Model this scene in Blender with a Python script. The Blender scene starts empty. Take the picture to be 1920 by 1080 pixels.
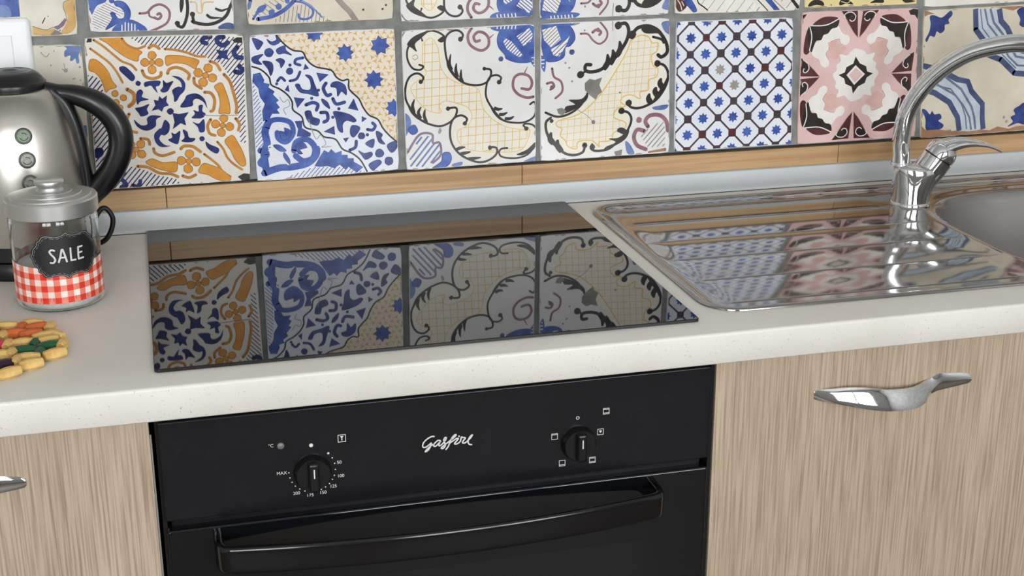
import bpy, bmesh, math, random
from mathutils import Vector, Matrix

# ------------------------------------------------------------------ camera, world, lights, exposure
scene = bpy.context.scene
COL = scene.collection
ZW = 0.90                                   # height of the worktop surface

cam_d = bpy.data.cameras.new('camera')
cam = bpy.data.objects.new('camera', cam_d)
COL.objects.link(cam)
right, up, fwd = Vector((.9672, -.2538, -.0021)), Vector((.0826, .3070, .9481)), Vector((.2400, .9172, -.3179))
rot = Matrix((right, up, -fwd)).transposed()
cam.matrix_world = Matrix.Translation((.0163, -1.8764, .5231 + ZW)) @ rot.to_4x4()
cam_d.sensor_width = 36
cam_d.lens = 2629.44 / 1920 * 36
cam_d.clip_start = .02
scene.camera = cam

world = bpy.data.worlds.new('sky')
scene.world = world
world.use_nodes = True
bg = world.node_tree.nodes['Background']
bg.inputs['Color'].default_value = (.86, .93, 1.0, 1)
bg.inputs['Strength'].default_value = 3.0

def area_light(name, loc, rot_euler, sx, sy, power, color):
    d = bpy.data.lights.new(name, 'AREA')
    d.shape = 'RECTANGLE'; d.size = sx; d.size_y = sy; d.energy = power; d.color = color
    o = bpy.data.objects.new(name, d); COL.objects.link(o)
    o.location = loc; o.rotation_euler = rot_euler
    return o
ROOM = dict(x0=-2.2, x1=2.6, y0=-3.7, y1=.004, h=2.7)
WINDOWS = [(-1.75, -.25), (.45, 1.95)]        # x ranges of the two windows in the wall behind the viewer
for wn, (wx0, wx1) in zip(('window_left_offscreen', 'window_right_offscreen'), WINDOWS):   # daylight by the two windows mirrored in the chrome handle
    area_light(wn, ((wx0 + wx1) / 2, ROOM['y0'] - .13, 1.60), (math.radians(90), 0, 0), wx1 - wx0, 1.4, 44, (.97, .985, 1.0))

vs = scene.view_settings
vs.view_transform = 'Standard'; vs.look = 'None'; vs.exposure = 0.3; vs.gamma = 1.0
vs.use_curve_mapping = False

# ------------------------------------------------------------------ materials
def lin(c):
    return tuple((v / 255 / 12.92) if v / 255 <= .04045 else ((v / 255 + .055) / 1.055) ** 2.4 for v in c)
MATS = {}
def mat(name, c1, c2=None, rough=.5, metal=0., scale=20., stretch=(1, 1, 1), bump=0., bump_scale=None, detail=4., spec=.5,
        ior=None, trans=0., coat=0., aniso=0., lo=.35, hi=.65):
    m = bpy.data.materials.new(name); m.use_nodes = True
    nt = m.node_tree; b = nt.nodes['Principled BSDF']
    b.inputs['Roughness'].default_value = rough
    b.inputs['Metallic'].default_value = metal
    b.inputs['Specular IOR Level'].default_value = spec
    if ior: b.inputs['IOR'].default_value = ior
    if trans: b.inputs['Transmission Weight'].default_value = trans
    if coat: b.inputs['Coat Weight'].default_value = coat; b.inputs['Coat Roughness'].default_value = .06
    if aniso: b.inputs['Anisotropic'].default_value = aniso
    c2 = c2 or tuple(v * .9 for v in c1)
    tc = nt.nodes.new('ShaderNodeTexCoord'); mp = nt.nodes.new('ShaderNodeMapping')
    mp.inputs['Scale'].default_value = stretch
    nt.links.new(tc.outputs['Object'], mp.inputs['Vector'])
    nz = nt.nodes.new('ShaderNodeTexNoise'); nz.inputs['Scale'].default_value = scale; nz.inputs['Detail'].default_value = detail
    nt.links.new(mp.outputs['Vector'], nz.inputs['Vector'])
    rp = nt.nodes.new('ShaderNodeValToRGB')
    rp.color_ramp.elements[0].position = lo; rp.color_ramp.elements[1].position = hi
    rp.color_ramp.elements[0].color = (*lin(c2), 1); rp.color_ramp.elements[1].color = (*lin(c1), 1)
    nt.links.new(nz.outputs['Fac'], rp.inputs['Fac'])
    nt.links.new(rp.outputs['Color'], b.inputs['Base Color'])
    if bump:
        nb = nt.nodes.new('ShaderNodeTexNoise'); nb.inputs['Scale'].default_value = bump_scale or scale; nb.inputs['Detail'].default_value = 3
        nt.links.new(mp.outputs['Vector'], nb.inputs['Vector'])
        bp = nt.nodes.new('ShaderNodeBump'); bp.inputs['Strength'].default_value = bump; bp.inputs['Distance'].default_value = .002
        nt.links.new(nb.outputs['Fac'], bp.inputs['Height']); nt.links.new(bp.outputs['Normal'], b.inputs['Normal'])
    MATS[name] = m
    return m

def worktop_material():
    m = mat('worktop_laminate', (226, 222, 213), (219, 214, 204), rough=.40, scale=9, bump=.02, bump_scale=300)
    nt = m.node_tree; b = nt.nodes['Principled BSDF']; rp = [n for n in nt.nodes if n.type == 'VALTORGB'][0]
    tc = [n for n in nt.nodes if n.type == 'TEX_COORD'][0]
    v = nt.nodes.new('ShaderNodeTexNoise'); v.inputs['Scale'].default_value = 420; v.inputs['Detail'].default_value = 1
    nt.links.new(tc.outputs['Object'], v.inputs['Vector'])
    r2 = nt.nodes.new('ShaderNodeValToRGB'); r2.color_ramp.elements[0].position = .70; r2.color_ramp.elements[1].position = .78
    r2.color_ramp.elements[0].color = (0, 0, 0, 1); r2.color_ramp.elements[1].color = (1, 1, 1, 1)
    nt.links.new(v.outputs['Fac'], r2.inputs['Fac'])
    mx = nt.nodes.new('ShaderNodeMix'); mx.data_type = 'RGBA'
    nt.links.new(r2.outputs['Color'], mx.inputs['Factor']); nt.links.new(rp.outputs['Color'], mx.inputs['A'])
    mx.inputs['B'].default_value = (*lin((190, 183, 170)), 1)
    nt.links.new(mx.outputs['Result'], b.inputs['Base Color'])
    return m
worktop_material()

def wood_material(name, light, mid, dark, axis, fine, rough=.5, bump=.15):
    m = bpy.data.materials.new(name); m.use_nodes = True
    nt = m.node_tree; b = nt.nodes['Principled BSDF']; b.inputs['Roughness'].default_value = rough
    tc = nt.nodes.new('ShaderNodeTexCoord')
    def noise(sc, along, across, det):
        mp = nt.nodes.new('ShaderNodeMapping')
        s = [across, across, across]; s[axis] = along
        mp.inputs['Scale'].default_value = s
        nt.links.new(tc.outputs['Object'], mp.inputs['Vector'])
        n = nt.nodes.new('ShaderNodeTexNoise'); n.inputs['Scale'].default_value = sc; n.inputs['Detail'].default_value = det
        n.inputs['Distortion'].default_value = .3
        nt.links.new(mp.outputs['Vector'], n.inputs['Vector'])
        return n
    broad = noise(1, 1.3, 9, 3); grain = noise(1, fine * .02, fine, 6)
    r1 = nt.nodes.new('ShaderNodeValToRGB'); r1.color_ramp.elements[0].position = .35; r1.color_ramp.elements[1].position = .68
    r1.color_ramp.elements[0].color = (*lin(mid), 1); r1.color_ramp.elements[1].color = (*lin(light), 1)
    nt.links.new(broad.outputs['Fac'], r1.inputs['Fac'])
    r2 = nt.nodes.new('ShaderNodeValToRGB'); r2.color_ramp.elements[0].position = .34; r2.color_ramp.elements[1].position = .58
    r2.color_ramp.elements[0].color = (1, 1, 1, 1); r2.color_ramp.elements[1].color = (0, 0, 0, 1)
    nt.links.new(grain.outputs['Fac'], r2.inputs['Fac'])
    sc = nt.nodes.new('ShaderNodeMath'); sc.operation = 'MULTIPLY'; sc.inputs[1].default_value = .75
    nt.links.new(r2.outputs['Color'], sc.inputs[0])
    mx = nt.nodes.new('ShaderNodeMix'); mx.data_type = 'RGBA'
    nt.links.new(sc.outputs[0], mx.inputs['Factor']); nt.links.new(r1.outputs['Color'], mx.inputs['A'])
    mx.inputs['B'].default_value = (*lin(dark), 1)
    nt.links.new(mx.outputs['Result'], b.inputs['Base Color'])
    bp = nt.nodes.new('ShaderNodeBump'); bp.inputs['Strength'].default_value = bump; bp.inputs['Distance'].default_value = .001
    nt.links.new(grain.outputs['Fac'], bp.inputs['Height']); nt.links.new(bp.outputs['Normal'], b.inputs['Normal'])
    MATS[name] = m
wood_material('oak_laminate', (196, 177, 152), (176, 157, 135), (134, 113, 93), 2, 470)
wood_material('honey_wood_tile', (200, 166, 122), (184, 147, 104), (160, 120, 82), 0, 170, rough=.38)

mat('plaster', (210, 209, 206), rough=.8, scale=6)
mat('floor_stone', (112, 100, 88), (96, 84, 74), rough=.5, scale=4)
mat('grout', (142, 143, 139), (116, 118, 114), rough=.9, scale=45, bump=.6, bump_scale=160)
mat('aluminium', (206, 209, 210), (199, 203, 205), rough=.5, metal=.5, scale=3, stretch=(.2, 8, 8))
mat('hob_glass', (9, 9, 10), rough=.02, scale=3, ior=1.6)
mat('oven_black', (25, 25, 28), (22, 22, 25), rough=.22, scale=30, spec=.35)
mat('oven_glass', (14, 15, 18), rough=.06, scale=3, ior=1.5)
mat('oven_window', (20, 20, 21), rough=.05, scale=3, ior=1.5)
mat('dark_void', (10, 10, 10), rough=.7)
mat('black_plastic', (20, 20, 22), (16, 16, 18), rough=.3, scale=40)
mat('handle_black', (16, 16, 17), rough=.12, spec=.5)
mat('black_rubber', (18, 18, 19), rough=.5)
mat('print_white', (222, 222, 220), rough=.5)
mat('print_grey', (170, 170, 170), rough=.5)
mat('lamp_lens', (118, 116, 112), rough=.3)
mat('steel', (172, 170, 167), (162, 160, 157), rough=.09, metal=1., scale=5, stretch=(1, 12, 1))
mat('brushed_steel', (196, 192, 184), (180, 176, 168), rough=.28, metal=1., scale=14, stretch=(1, 1, .15), aniso=.6)
mat('bowl_steel', (214, 217, 217), (210, 213, 213), rough=.42, metal=.9, scale=2)
mat('chrome', (226, 227, 228), (220, 221, 222), rough=.04, metal=1.)
mat('lid_aluminium', (216, 216, 214), (204, 204, 202), rough=.34, metal=1., scale=6)
mat('white_plastic', (240, 241, 241), (236, 237, 238), rough=.35)
mat('glass', (250, 252, 251), (248, 250, 249), rough=.0, ior=1.45, trans=1.)
mat('salt', (238, 236, 232), (224, 222, 218), rough=.9, scale=300)
mat('gingham_red', (222, 62, 38), (206, 52, 32), rough=.3, scale=60)
mat('gingham_pink', (236, 140, 122), (226, 126, 108), rough=.3, scale=60)
mat('gingham_white', (246, 236, 228), rough=.3)
mat('label_black', (24, 24, 26), rough=.45)
mat('bead_natural', (224, 188, 116), (202, 158, 88), rough=.45, scale=90)
mat('bead_orange', (208, 108, 48), (186, 88, 36), rough=.45, scale=90)
mat('bead_green', (28, 92, 54), (18, 70, 42), rough=.4, scale=90)
mat('bead_red', (196, 50, 66), (170, 38, 52), rough=.4, scale=90)
mat('bead_purple', (44, 24, 42), (32, 16, 30), rough=.4, scale=90)
mat('icon_ring', (58, 58, 54), (80, 80, 74), rough=.4, scale=400)
mat('icon_core', (158, 156, 148), (130, 128, 120), rough=.4, scale=400)
mat('icon_green', (128, 146, 120), (104, 122, 98), rough=.4, scale=400)
def sink_steel():
    m = MATS['steel']; nt = m.node_tree; b = nt.nodes['Principled BSDF']; rp = [n for n in nt.nodes if n.type == 'VALTORGB'][0]
    tc = [n for n in nt.nodes if n.type == 'TEX_COORD'][0]      # polished drainer, satin bowl below its rim
    sx = nt.nodes.new('ShaderNodeSeparateXYZ'); nt.links.new(tc.outputs['Object'], sx.inputs[0])
    def ramp(a, c):
        r = nt.nodes.new('ShaderNodeMapRange'); r.inputs['From Min'].default_value = -.010; r.inputs['From Max'].default_value = -.020
        r.inputs['To Min'].default_value = a; r.inputs['To Max'].default_value = c; nt.links.new(sx.outputs['Z'], r.inputs['Value']); return r
    nt.links.new(ramp(.09, .42).outputs[0], b.inputs['Roughness'])
sink_steel()
# tile glazes
GL = dict(
 navy=((38, 54, 122), (22, 30, 74)), navy2=((58, 80, 150), (34, 44, 98)), navy3=((78, 96, 146), (58, 72, 116)), blue=((76, 108, 184), (36, 58, 136)),
 blue2=((82, 112, 180), (58, 84, 156)), blue3=((118, 142, 186), (84, 106, 160)), ochre=((220, 156, 66), (204, 136, 48)), ochre2=((196, 138, 66), (172, 112, 48)),
 ochre3=((218, 182, 110), (206, 164, 92)), ochre4=((214, 176, 112), (196, 152, 88)), yel=((226, 190, 112), (218, 178, 98)), yel2=((224, 196, 140), (212, 180, 118)),
 black=((52, 44, 40), (32, 28, 27)), mauve=((152, 110, 116), (124, 84, 92)), mauve2=((146, 124, 142), (118, 96, 118)), maroon=((94, 50, 50), (72, 36, 38)),
 pink=((228, 194, 189), (216, 178, 172)), pink2=((222, 184, 174), (212, 170, 160)), pinkdk=((176, 132, 126), (160, 116, 110)), white=((238, 233, 226), (230, 224, 216)), cream2=((236, 230, 215), (230, 223, 207)), creampink=((236, 223, 203), (228, 213, 192)),
 creamyel=((234, 216, 158), (224, 204, 142)), grey=((140, 136, 128), (112, 110, 104)), grey2=((168, 162, 150), (140, 136, 128)), taupe=((158, 142, 132), (128, 112, 104)),
 terr=((178, 134, 104), (148, 106, 80)), palebl=((206, 214, 220), (182, 194, 206)), slate=((82, 94, 130), (58, 70, 106)), slate2=((118, 130, 150), (92, 106, 130)),
 ochreline=((166, 116, 62), (146, 96, 48)), inkline=((36, 44, 96), (24, 30, 72)),
 plum=((78, 66, 74), (62, 48, 54)))
for k, (a, b_) in GL.items():
    mat('glaze_' + k, a, b_, rough=.22, scale=55, lo=.3, hi=.68, bump=.05, bump_scale=120)
for k, (a, b_) in dict(ivory=((234, 229, 219), (224, 217, 205)), white=((232, 230, 228), (222, 219, 216)), bluish=((232, 234, 240), (222, 225, 233)),
                       aged=((224, 214, 194), (208, 196, 174)), pink=((228, 194, 189), (218, 180, 175)), worn=((226, 220, 206), (204, 196, 180))).items():
    mat('body_' + k, a, b_, rough=.2, scale=18, bump=.06, bump_scale=60, detail=6)

# ------------------------------------------------------------------ geometry helpers
def link(o, parent=None):
    COL.objects.link(o)
    if parent: o.parent = parent
    return o
def empty(name, loc, label=None, cat=None, group=None):
    o = bpy.data.objects.new(name, None); o.empty_display_size = .02
    o.location = loc; link(o); tag(o, label, cat, group)
    return o
def tag(o, label=None, cat=None, group=None, kind=None):
    if label: o['label'] = label
    if cat: o['category'] = cat
    if group: o['group'] = group
    if kind: o['kind'] = kind
    return o

class MB:
    """collects shapes in world coordinates; build() makes one mesh object, relative to its parent"""
    def __init__(s): s.v, s.f, s.m = [], [], []
    def add(s, vs_, fs, mi=0):
        n = len(s.v); s.v += [tuple(p) for p in vs_]; s.f += [tuple(i + n for i in f) for f in fs]; s.m += [mi] * len(fs)
        return s
    def box(s, x0, x1, y0, y1, z0, z1, mi=0):
        return s.add([(x0, y0, z0), (x1, y0, z0), (x1, y1, z0), (x0, y1, z0), (x0, y0, z1), (x1, y0, z1), (x1, y1, z1), (x0, y1, z1)],
                     [(3, 2, 1, 0), (4, 5, 6, 7), (0, 1, 5, 4), (1, 2, 6, 5), (2, 3, 7, 6), (3, 0, 4, 7)], mi)
    def lathe(s, c, prof, n=48, mi=0, axis=None, cap=True):
        """profile of (radius, height) turned about an axis through c"""
        ax = Vector(axis or (0, 0, 1)).normalized()
        a = Vector((1, 0, 0)) if abs(ax.x) < .9 else Vector((0, 1, 0))
        u = (a - ax * a.dot(ax)).normalized(); w = ax.cross(u); c = Vector(c)
        vs_, fs = [], []
        for r, h in prof:
            for k in range(n):
                t = 2 * math.pi * k / n
                vs_.append(c + ax * h + (u * math.cos(t) + w * math.sin(t)) * max(r, 1e-5))
        for i in range(len(prof) - 1):
            for k in range(n):
                fs.append((i * n + k, i * n + (k + 1) % n, (i + 1) * n + (k + 1) % n, (i + 1) * n + k))
        if cap:
            fs.append(tuple(reversed(range(n)))); fs.append(tuple(range((len(prof) - 1) * n, len(prof) * n)))
        return s.add(vs_, fs, mi)
    def tube(s, pts, rad, n=14, mi=0, flat=1.):
        """round bar through points; rad may be a list"""
        P = [Vector(p) for p in pts]; rad = rad if isinstance(rad, (list, tuple)) else [rad] * len(P)
        vs_, fs = [], []; ref = None
        for i, p in enumerate(P):
            t = (P[min(i + 1, len(P) - 1)] - P[max(i - 1, 0)]).normalized()
            if ref is None: ref = Vector((0, 1, 0)) if abs(t.y) < .9 else Vector((1, 0, 0))
            u = (ref - t * ref.dot(t)).normalized(); ref = u; w = t.cross(u)
            for k in range(n):
                a = 2 * math.pi * k / n
                vs_.append(p + (u * math.cos(a) * flat + w * math.sin(a)) * rad[i])
        for i in range(len(P) - 1):
            for k in range(n):
                fs.append((i * n + k, i * n + (k + 1) % n, (i + 1) * n + (k + 1) % n, (i + 1) * n + k))
        fs.append(tuple(reversed(range(n)))); fs.append(tuple(range((len(P) - 1) * n, len(P) * n)))
        return s.add(vs_, fs, mi)
    def prism_x(s, prof, x0, x1, mi=0):
        """(y, z) profile pulled along x"""
        n = len(prof)
        return s.add([(x0, y, z) for y, z in prof] + [(x1, y, z) for y, z in prof],
                     [(i, (i + 1) % n, n + (i + 1) % n, n + i) for i in range(n)] + [tuple(reversed(range(n))), tuple(range(n, 2 * n))], mi)
    def build(s, name, mats, parent=None, smooth=False, bevel=0., seg=2, angle=40, origin=None, sub=0, soft=False):
        org = Vector(origin) if origin else (parent_world(parent) if parent else Vector((0, 0, 0)))
        me = bpy.data.meshes.new(name)
        me.from_pydata([tuple(Vector(p) - org) for p in s.v], [], s.f)
        mats = mats if isinstance(mats, (list, tuple)) else [mats]
        for m in mats: me.materials.append(MATS[m])
        me.polygons.foreach_set('material_index', s.m)
        me.update()
        bm = bmesh.new(); bm.from_mesh(me); bmesh.ops.recalc_face_normals(bm, faces=bm.faces); bm.to_mesh(me); bm.free()
        if smooth:
            me.polygons.foreach_set('use_smooth', [True] * len(me.polygons))
            me.set_sharp_from_angle(angle=math.radians(angle))
        o = bpy.data.objects.new(name, me)
        link(o, parent)
        if not parent: o.location = org
        if bevel and soft:
            me.polygons.foreach_set('use_smooth', [True] * len(me.polygons))
        if bevel:
            b = o.modifiers.new('soft_edge', 'BEVEL'); b.width = bevel; b.segments = seg; b.limit_method = 'ANGLE'
            b.angle_limit = math.radians(35); b.harden_normals = soft
        if sub:
            b = o.modifiers.new('smooth', 'SUBSURF'); b.levels = sub; b.render_levels = sub
        return o
def parent_world(p):
    w = Vector((0, 0, 0))
    while p: w += p.location; p = p.parent
    return w

def catmull(P, closed=False, sub=6):
    n = len(P)
    if n < 3 and not closed: return [tuple(p) for p in P]
    out = []
    rng = range(n) if closed else range(n - 1)
    for i in rng:
        if closed: a, b, c, d = P[i - 1], P[i], P[(i + 1) % n], P[(i + 2) % n]
        else: a, b, c, d = P[max(i - 1, 0)], P[i], P[i + 1], P[min(i + 2, n - 1)]
        for k in range(sub):
            t = k / sub
            out.append(tuple(.5 * ((2 * b[j]) + (-a[j] + c[j]) * t + (2 * a[j] - 5 * b[j] + 4 * c[j] - d[j]) * t * t + (-a[j] + 3 * b[j] - 3 * c[j] + d[j]) * t ** 3) for j in range(len(b))))
    if not closed: out.append(tuple(P[-1]))
    return out

# ---- flat painting: every shape becomes small polygons in a plane (2-D millimetres)
def ribbon(P, w, taper=False):
    n = len(P); L, Rr = [], []
    for i in range(n):
        a, b = P[max(i - 1, 0)], P[min(i + 1, n - 1)]
        dx, dy = b[0] - a[0], b[1] - a[1]; l = math.hypot(dx, dy) or 1
        h = w / 2
        if taper:
            t = i / (n - 1); h *= .25 + .75 * math.sin(math.pi * min(1, .25 + t * .75)) if not taper == 2 else 1
        L.append((P[i][0] - dy / l * h, P[i][1] + dx / l * h)); Rr.append((P[i][0] + dy / l * h, P[i][1] - dx / l * h))
    return [[L[i], L[i + 1], Rr[i + 1], Rr[i]] for i in range(n - 1)]
def disc(c, r, n=14, rnd=None):
    j = (lambda: 1 + (rnd.random() - .5) * .16) if rnd else (lambda: 1)
    return [(c[0] + r * j() * math.cos(2 * math.pi * k / n), c[1] + r * j() * math.sin(2 * math.pi * k / n)) for k in range(n)]
def hatch(poly, ang, sp, w):
    a = math.radians(ang); ca, sa = math.cos(a), math.sin(a)
    Q = [(x * ca + y * sa, -x * sa + y * ca) for x, y in poly]
    out = []; y = min(q[1] for q in Q) + sp * .4
    while y < max(q[1] for q in Q):
        xs = []
        for i in range(len(Q)):
            p, q = Q[i], Q[(i + 1) % len(Q)]
            if (p[1] > y) != (q[1] > y): xs.append(p[0] + (y - p[1]) / (q[1] - p[1]) * (q[0] - p[0]))
        xs.sort()
        for x0, x1 in zip(xs[::2], xs[1::2]):
            if x1 - x0 > w * .6:
                out.append([(x * ca - yy * sa, x * sa + yy * ca) for x, yy in ((x0, y - w / 2), (x1, y - w / 2), (x1, y + w / 2), (x0, y + w / 2))])
        y += sp
    return out
def inside(p, poly):
    r = False
    for i in range(len(poly)):
        a, b = poly[i], poly[i - 1]
        if (a[1] > p[1]) != (b[1] > p[1]) and p[0] < (b[0] - a[0]) * (p[1] - a[1]) / (b[1] - a[1]) + a[0]: r = not r
    return r
def clip(poly, quad):
    """keep what lies inside a convex outline given clockwise from its top left corner"""
    for i in range(len(quad)):
        (ax, ay), (bx, by) = quad[i], quad[(i + 1) % len(quad)]
        side = lambda p: (bx - ax) * (p[1] - ay) - (by - ay) * (p[0] - ax)
        out = []
        for j in range(len(poly)):
            p, q = poly[j - 1], poly[j]
            sp, sq = side(p), side(q)
            if (sp <= 0) != (sq <= 0):
                t = sp / (sp - sq); out.append((p[0] + (q[0] - p[0]) * t, p[1] + (q[1] - p[1]) * t))
            if sq <= 0: out.append(q)
        poly = out
        if len(poly) < 3: return []
    return poly
def star(c, n, R, r=None, rot=90):
    r = r or R * .66
    return [(c[0] + (R if k % 2 == 0 else r) * math.cos(math.radians(rot) + math.pi * k / n), c[1] + (R if k % 2 == 0 else r) * math.sin(math.radians(rot) + math.pi * k / n)) for k in range(2 * n)]

def expand(items, rnd, centre=None):
    """paint list -> [(colour, polygons)] in painting order"""
    out = []
    for it in items:
        quad = it[0] == 'Q4'
        if quad: it = it[1:]
        k, c = it[0], it[1]
        if k == 'F': pol = [catmull(it[2], True)]
        elif k == 'P': pol = [list(it[2])]
        elif k == 'S': 
            path = catmull(it[3]); pol = ribbon(path, it[2]) + [disc(path[0], it[2] / 2, 8), disc(path[-1], it[2] / 2, 8)]
        elif k == 'L': pol = ribbon(it[3], it[2]) + [disc(p, it[2] * .47, 8) for p in it[3][1:-1]]
        elif k == 'T':
            path = catmull(it[3]); pol = ribbon(path, it[2], 1)
        elif k == 'D': pol = [disc(it[3], it[2], 14, rnd)]
        elif k == 'H': pol = hatch(it[5], it[2], it[3], it[4])
        elif k == 'R': pol = [star(it[4], it[2], it[3], None, 90 + rnd.uniform(-8, 8))]
        elif k == 'B':
            pol = []; P = it[2]; xs = [p[0] for p in P]; ys = [p[1] for p in P]
            y = min(ys)
            row = 0
            while y < max(ys):
                x = min(xs) + (row % 2) * 4.6
                while x < max(xs):
                    q = (x + rnd.uniform(-1.6, 1.6), y + rnd.uniform(-1.4, 1.4))
                    if inside(q, P): pol.append(catmull(star(q, 3, 3.9, 1.35, rnd.uniform(0, 120)), True, 3))
                    x += 9.2
                y += 8; row += 1
        if quad:
            cx, cy = centre; full = []
            for p in pol:
                full += [p, [(2 * cx - x, y) for x, y in p], [(x, 2 * cy - y) for x, y in p], [(2 * cx - x, 2 * cy - y) for x, y in p]]
            pol = full
        out.append((c, pol))
        line = {'ochre': ('ochreline', .9), 'blue': ('inkline', .6), 'navy2': ('inkline', .6)}.get(c)
        if line and k in 'FPDR' and not quad:
            out.append((line[0], [r for p in pol for r in ribbon(list(p) + [p[0], p[1]], line[1])]))
    return out
def paint_mesh(name, layers, rect, place, parent, prefix='glaze_', step=4e-6, base=6e-5):
    """thin layers of paint; place((x, y) in mm, height) -> world point"""
    mb = MB(); names = []
    h = base
    for c, pols in layers:
        if c not in names: names.append(c)
        for j, p in enumerate(pols):
            if rect: p = clip(p, rect)
            if len(p) < 3: continue
            hh = h + (j % 6) * step * .14
            mb.add([place(q, hh) for q in p], [tuple(range(len(p)))], names.index(c))
        h += step
    org = parent_world(parent)
    me = bpy.data.meshes.new(name)
    me.from_pydata([tuple(Vector(p) - org) for p in mb.v], [], mb.f)
    for c in names: me.materials.append(MATS[prefix + c])
    me.polygons.foreach_set('material_index', mb.m); me.update()
    return link(bpy.data.objects.new(name, me), parent)

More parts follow.
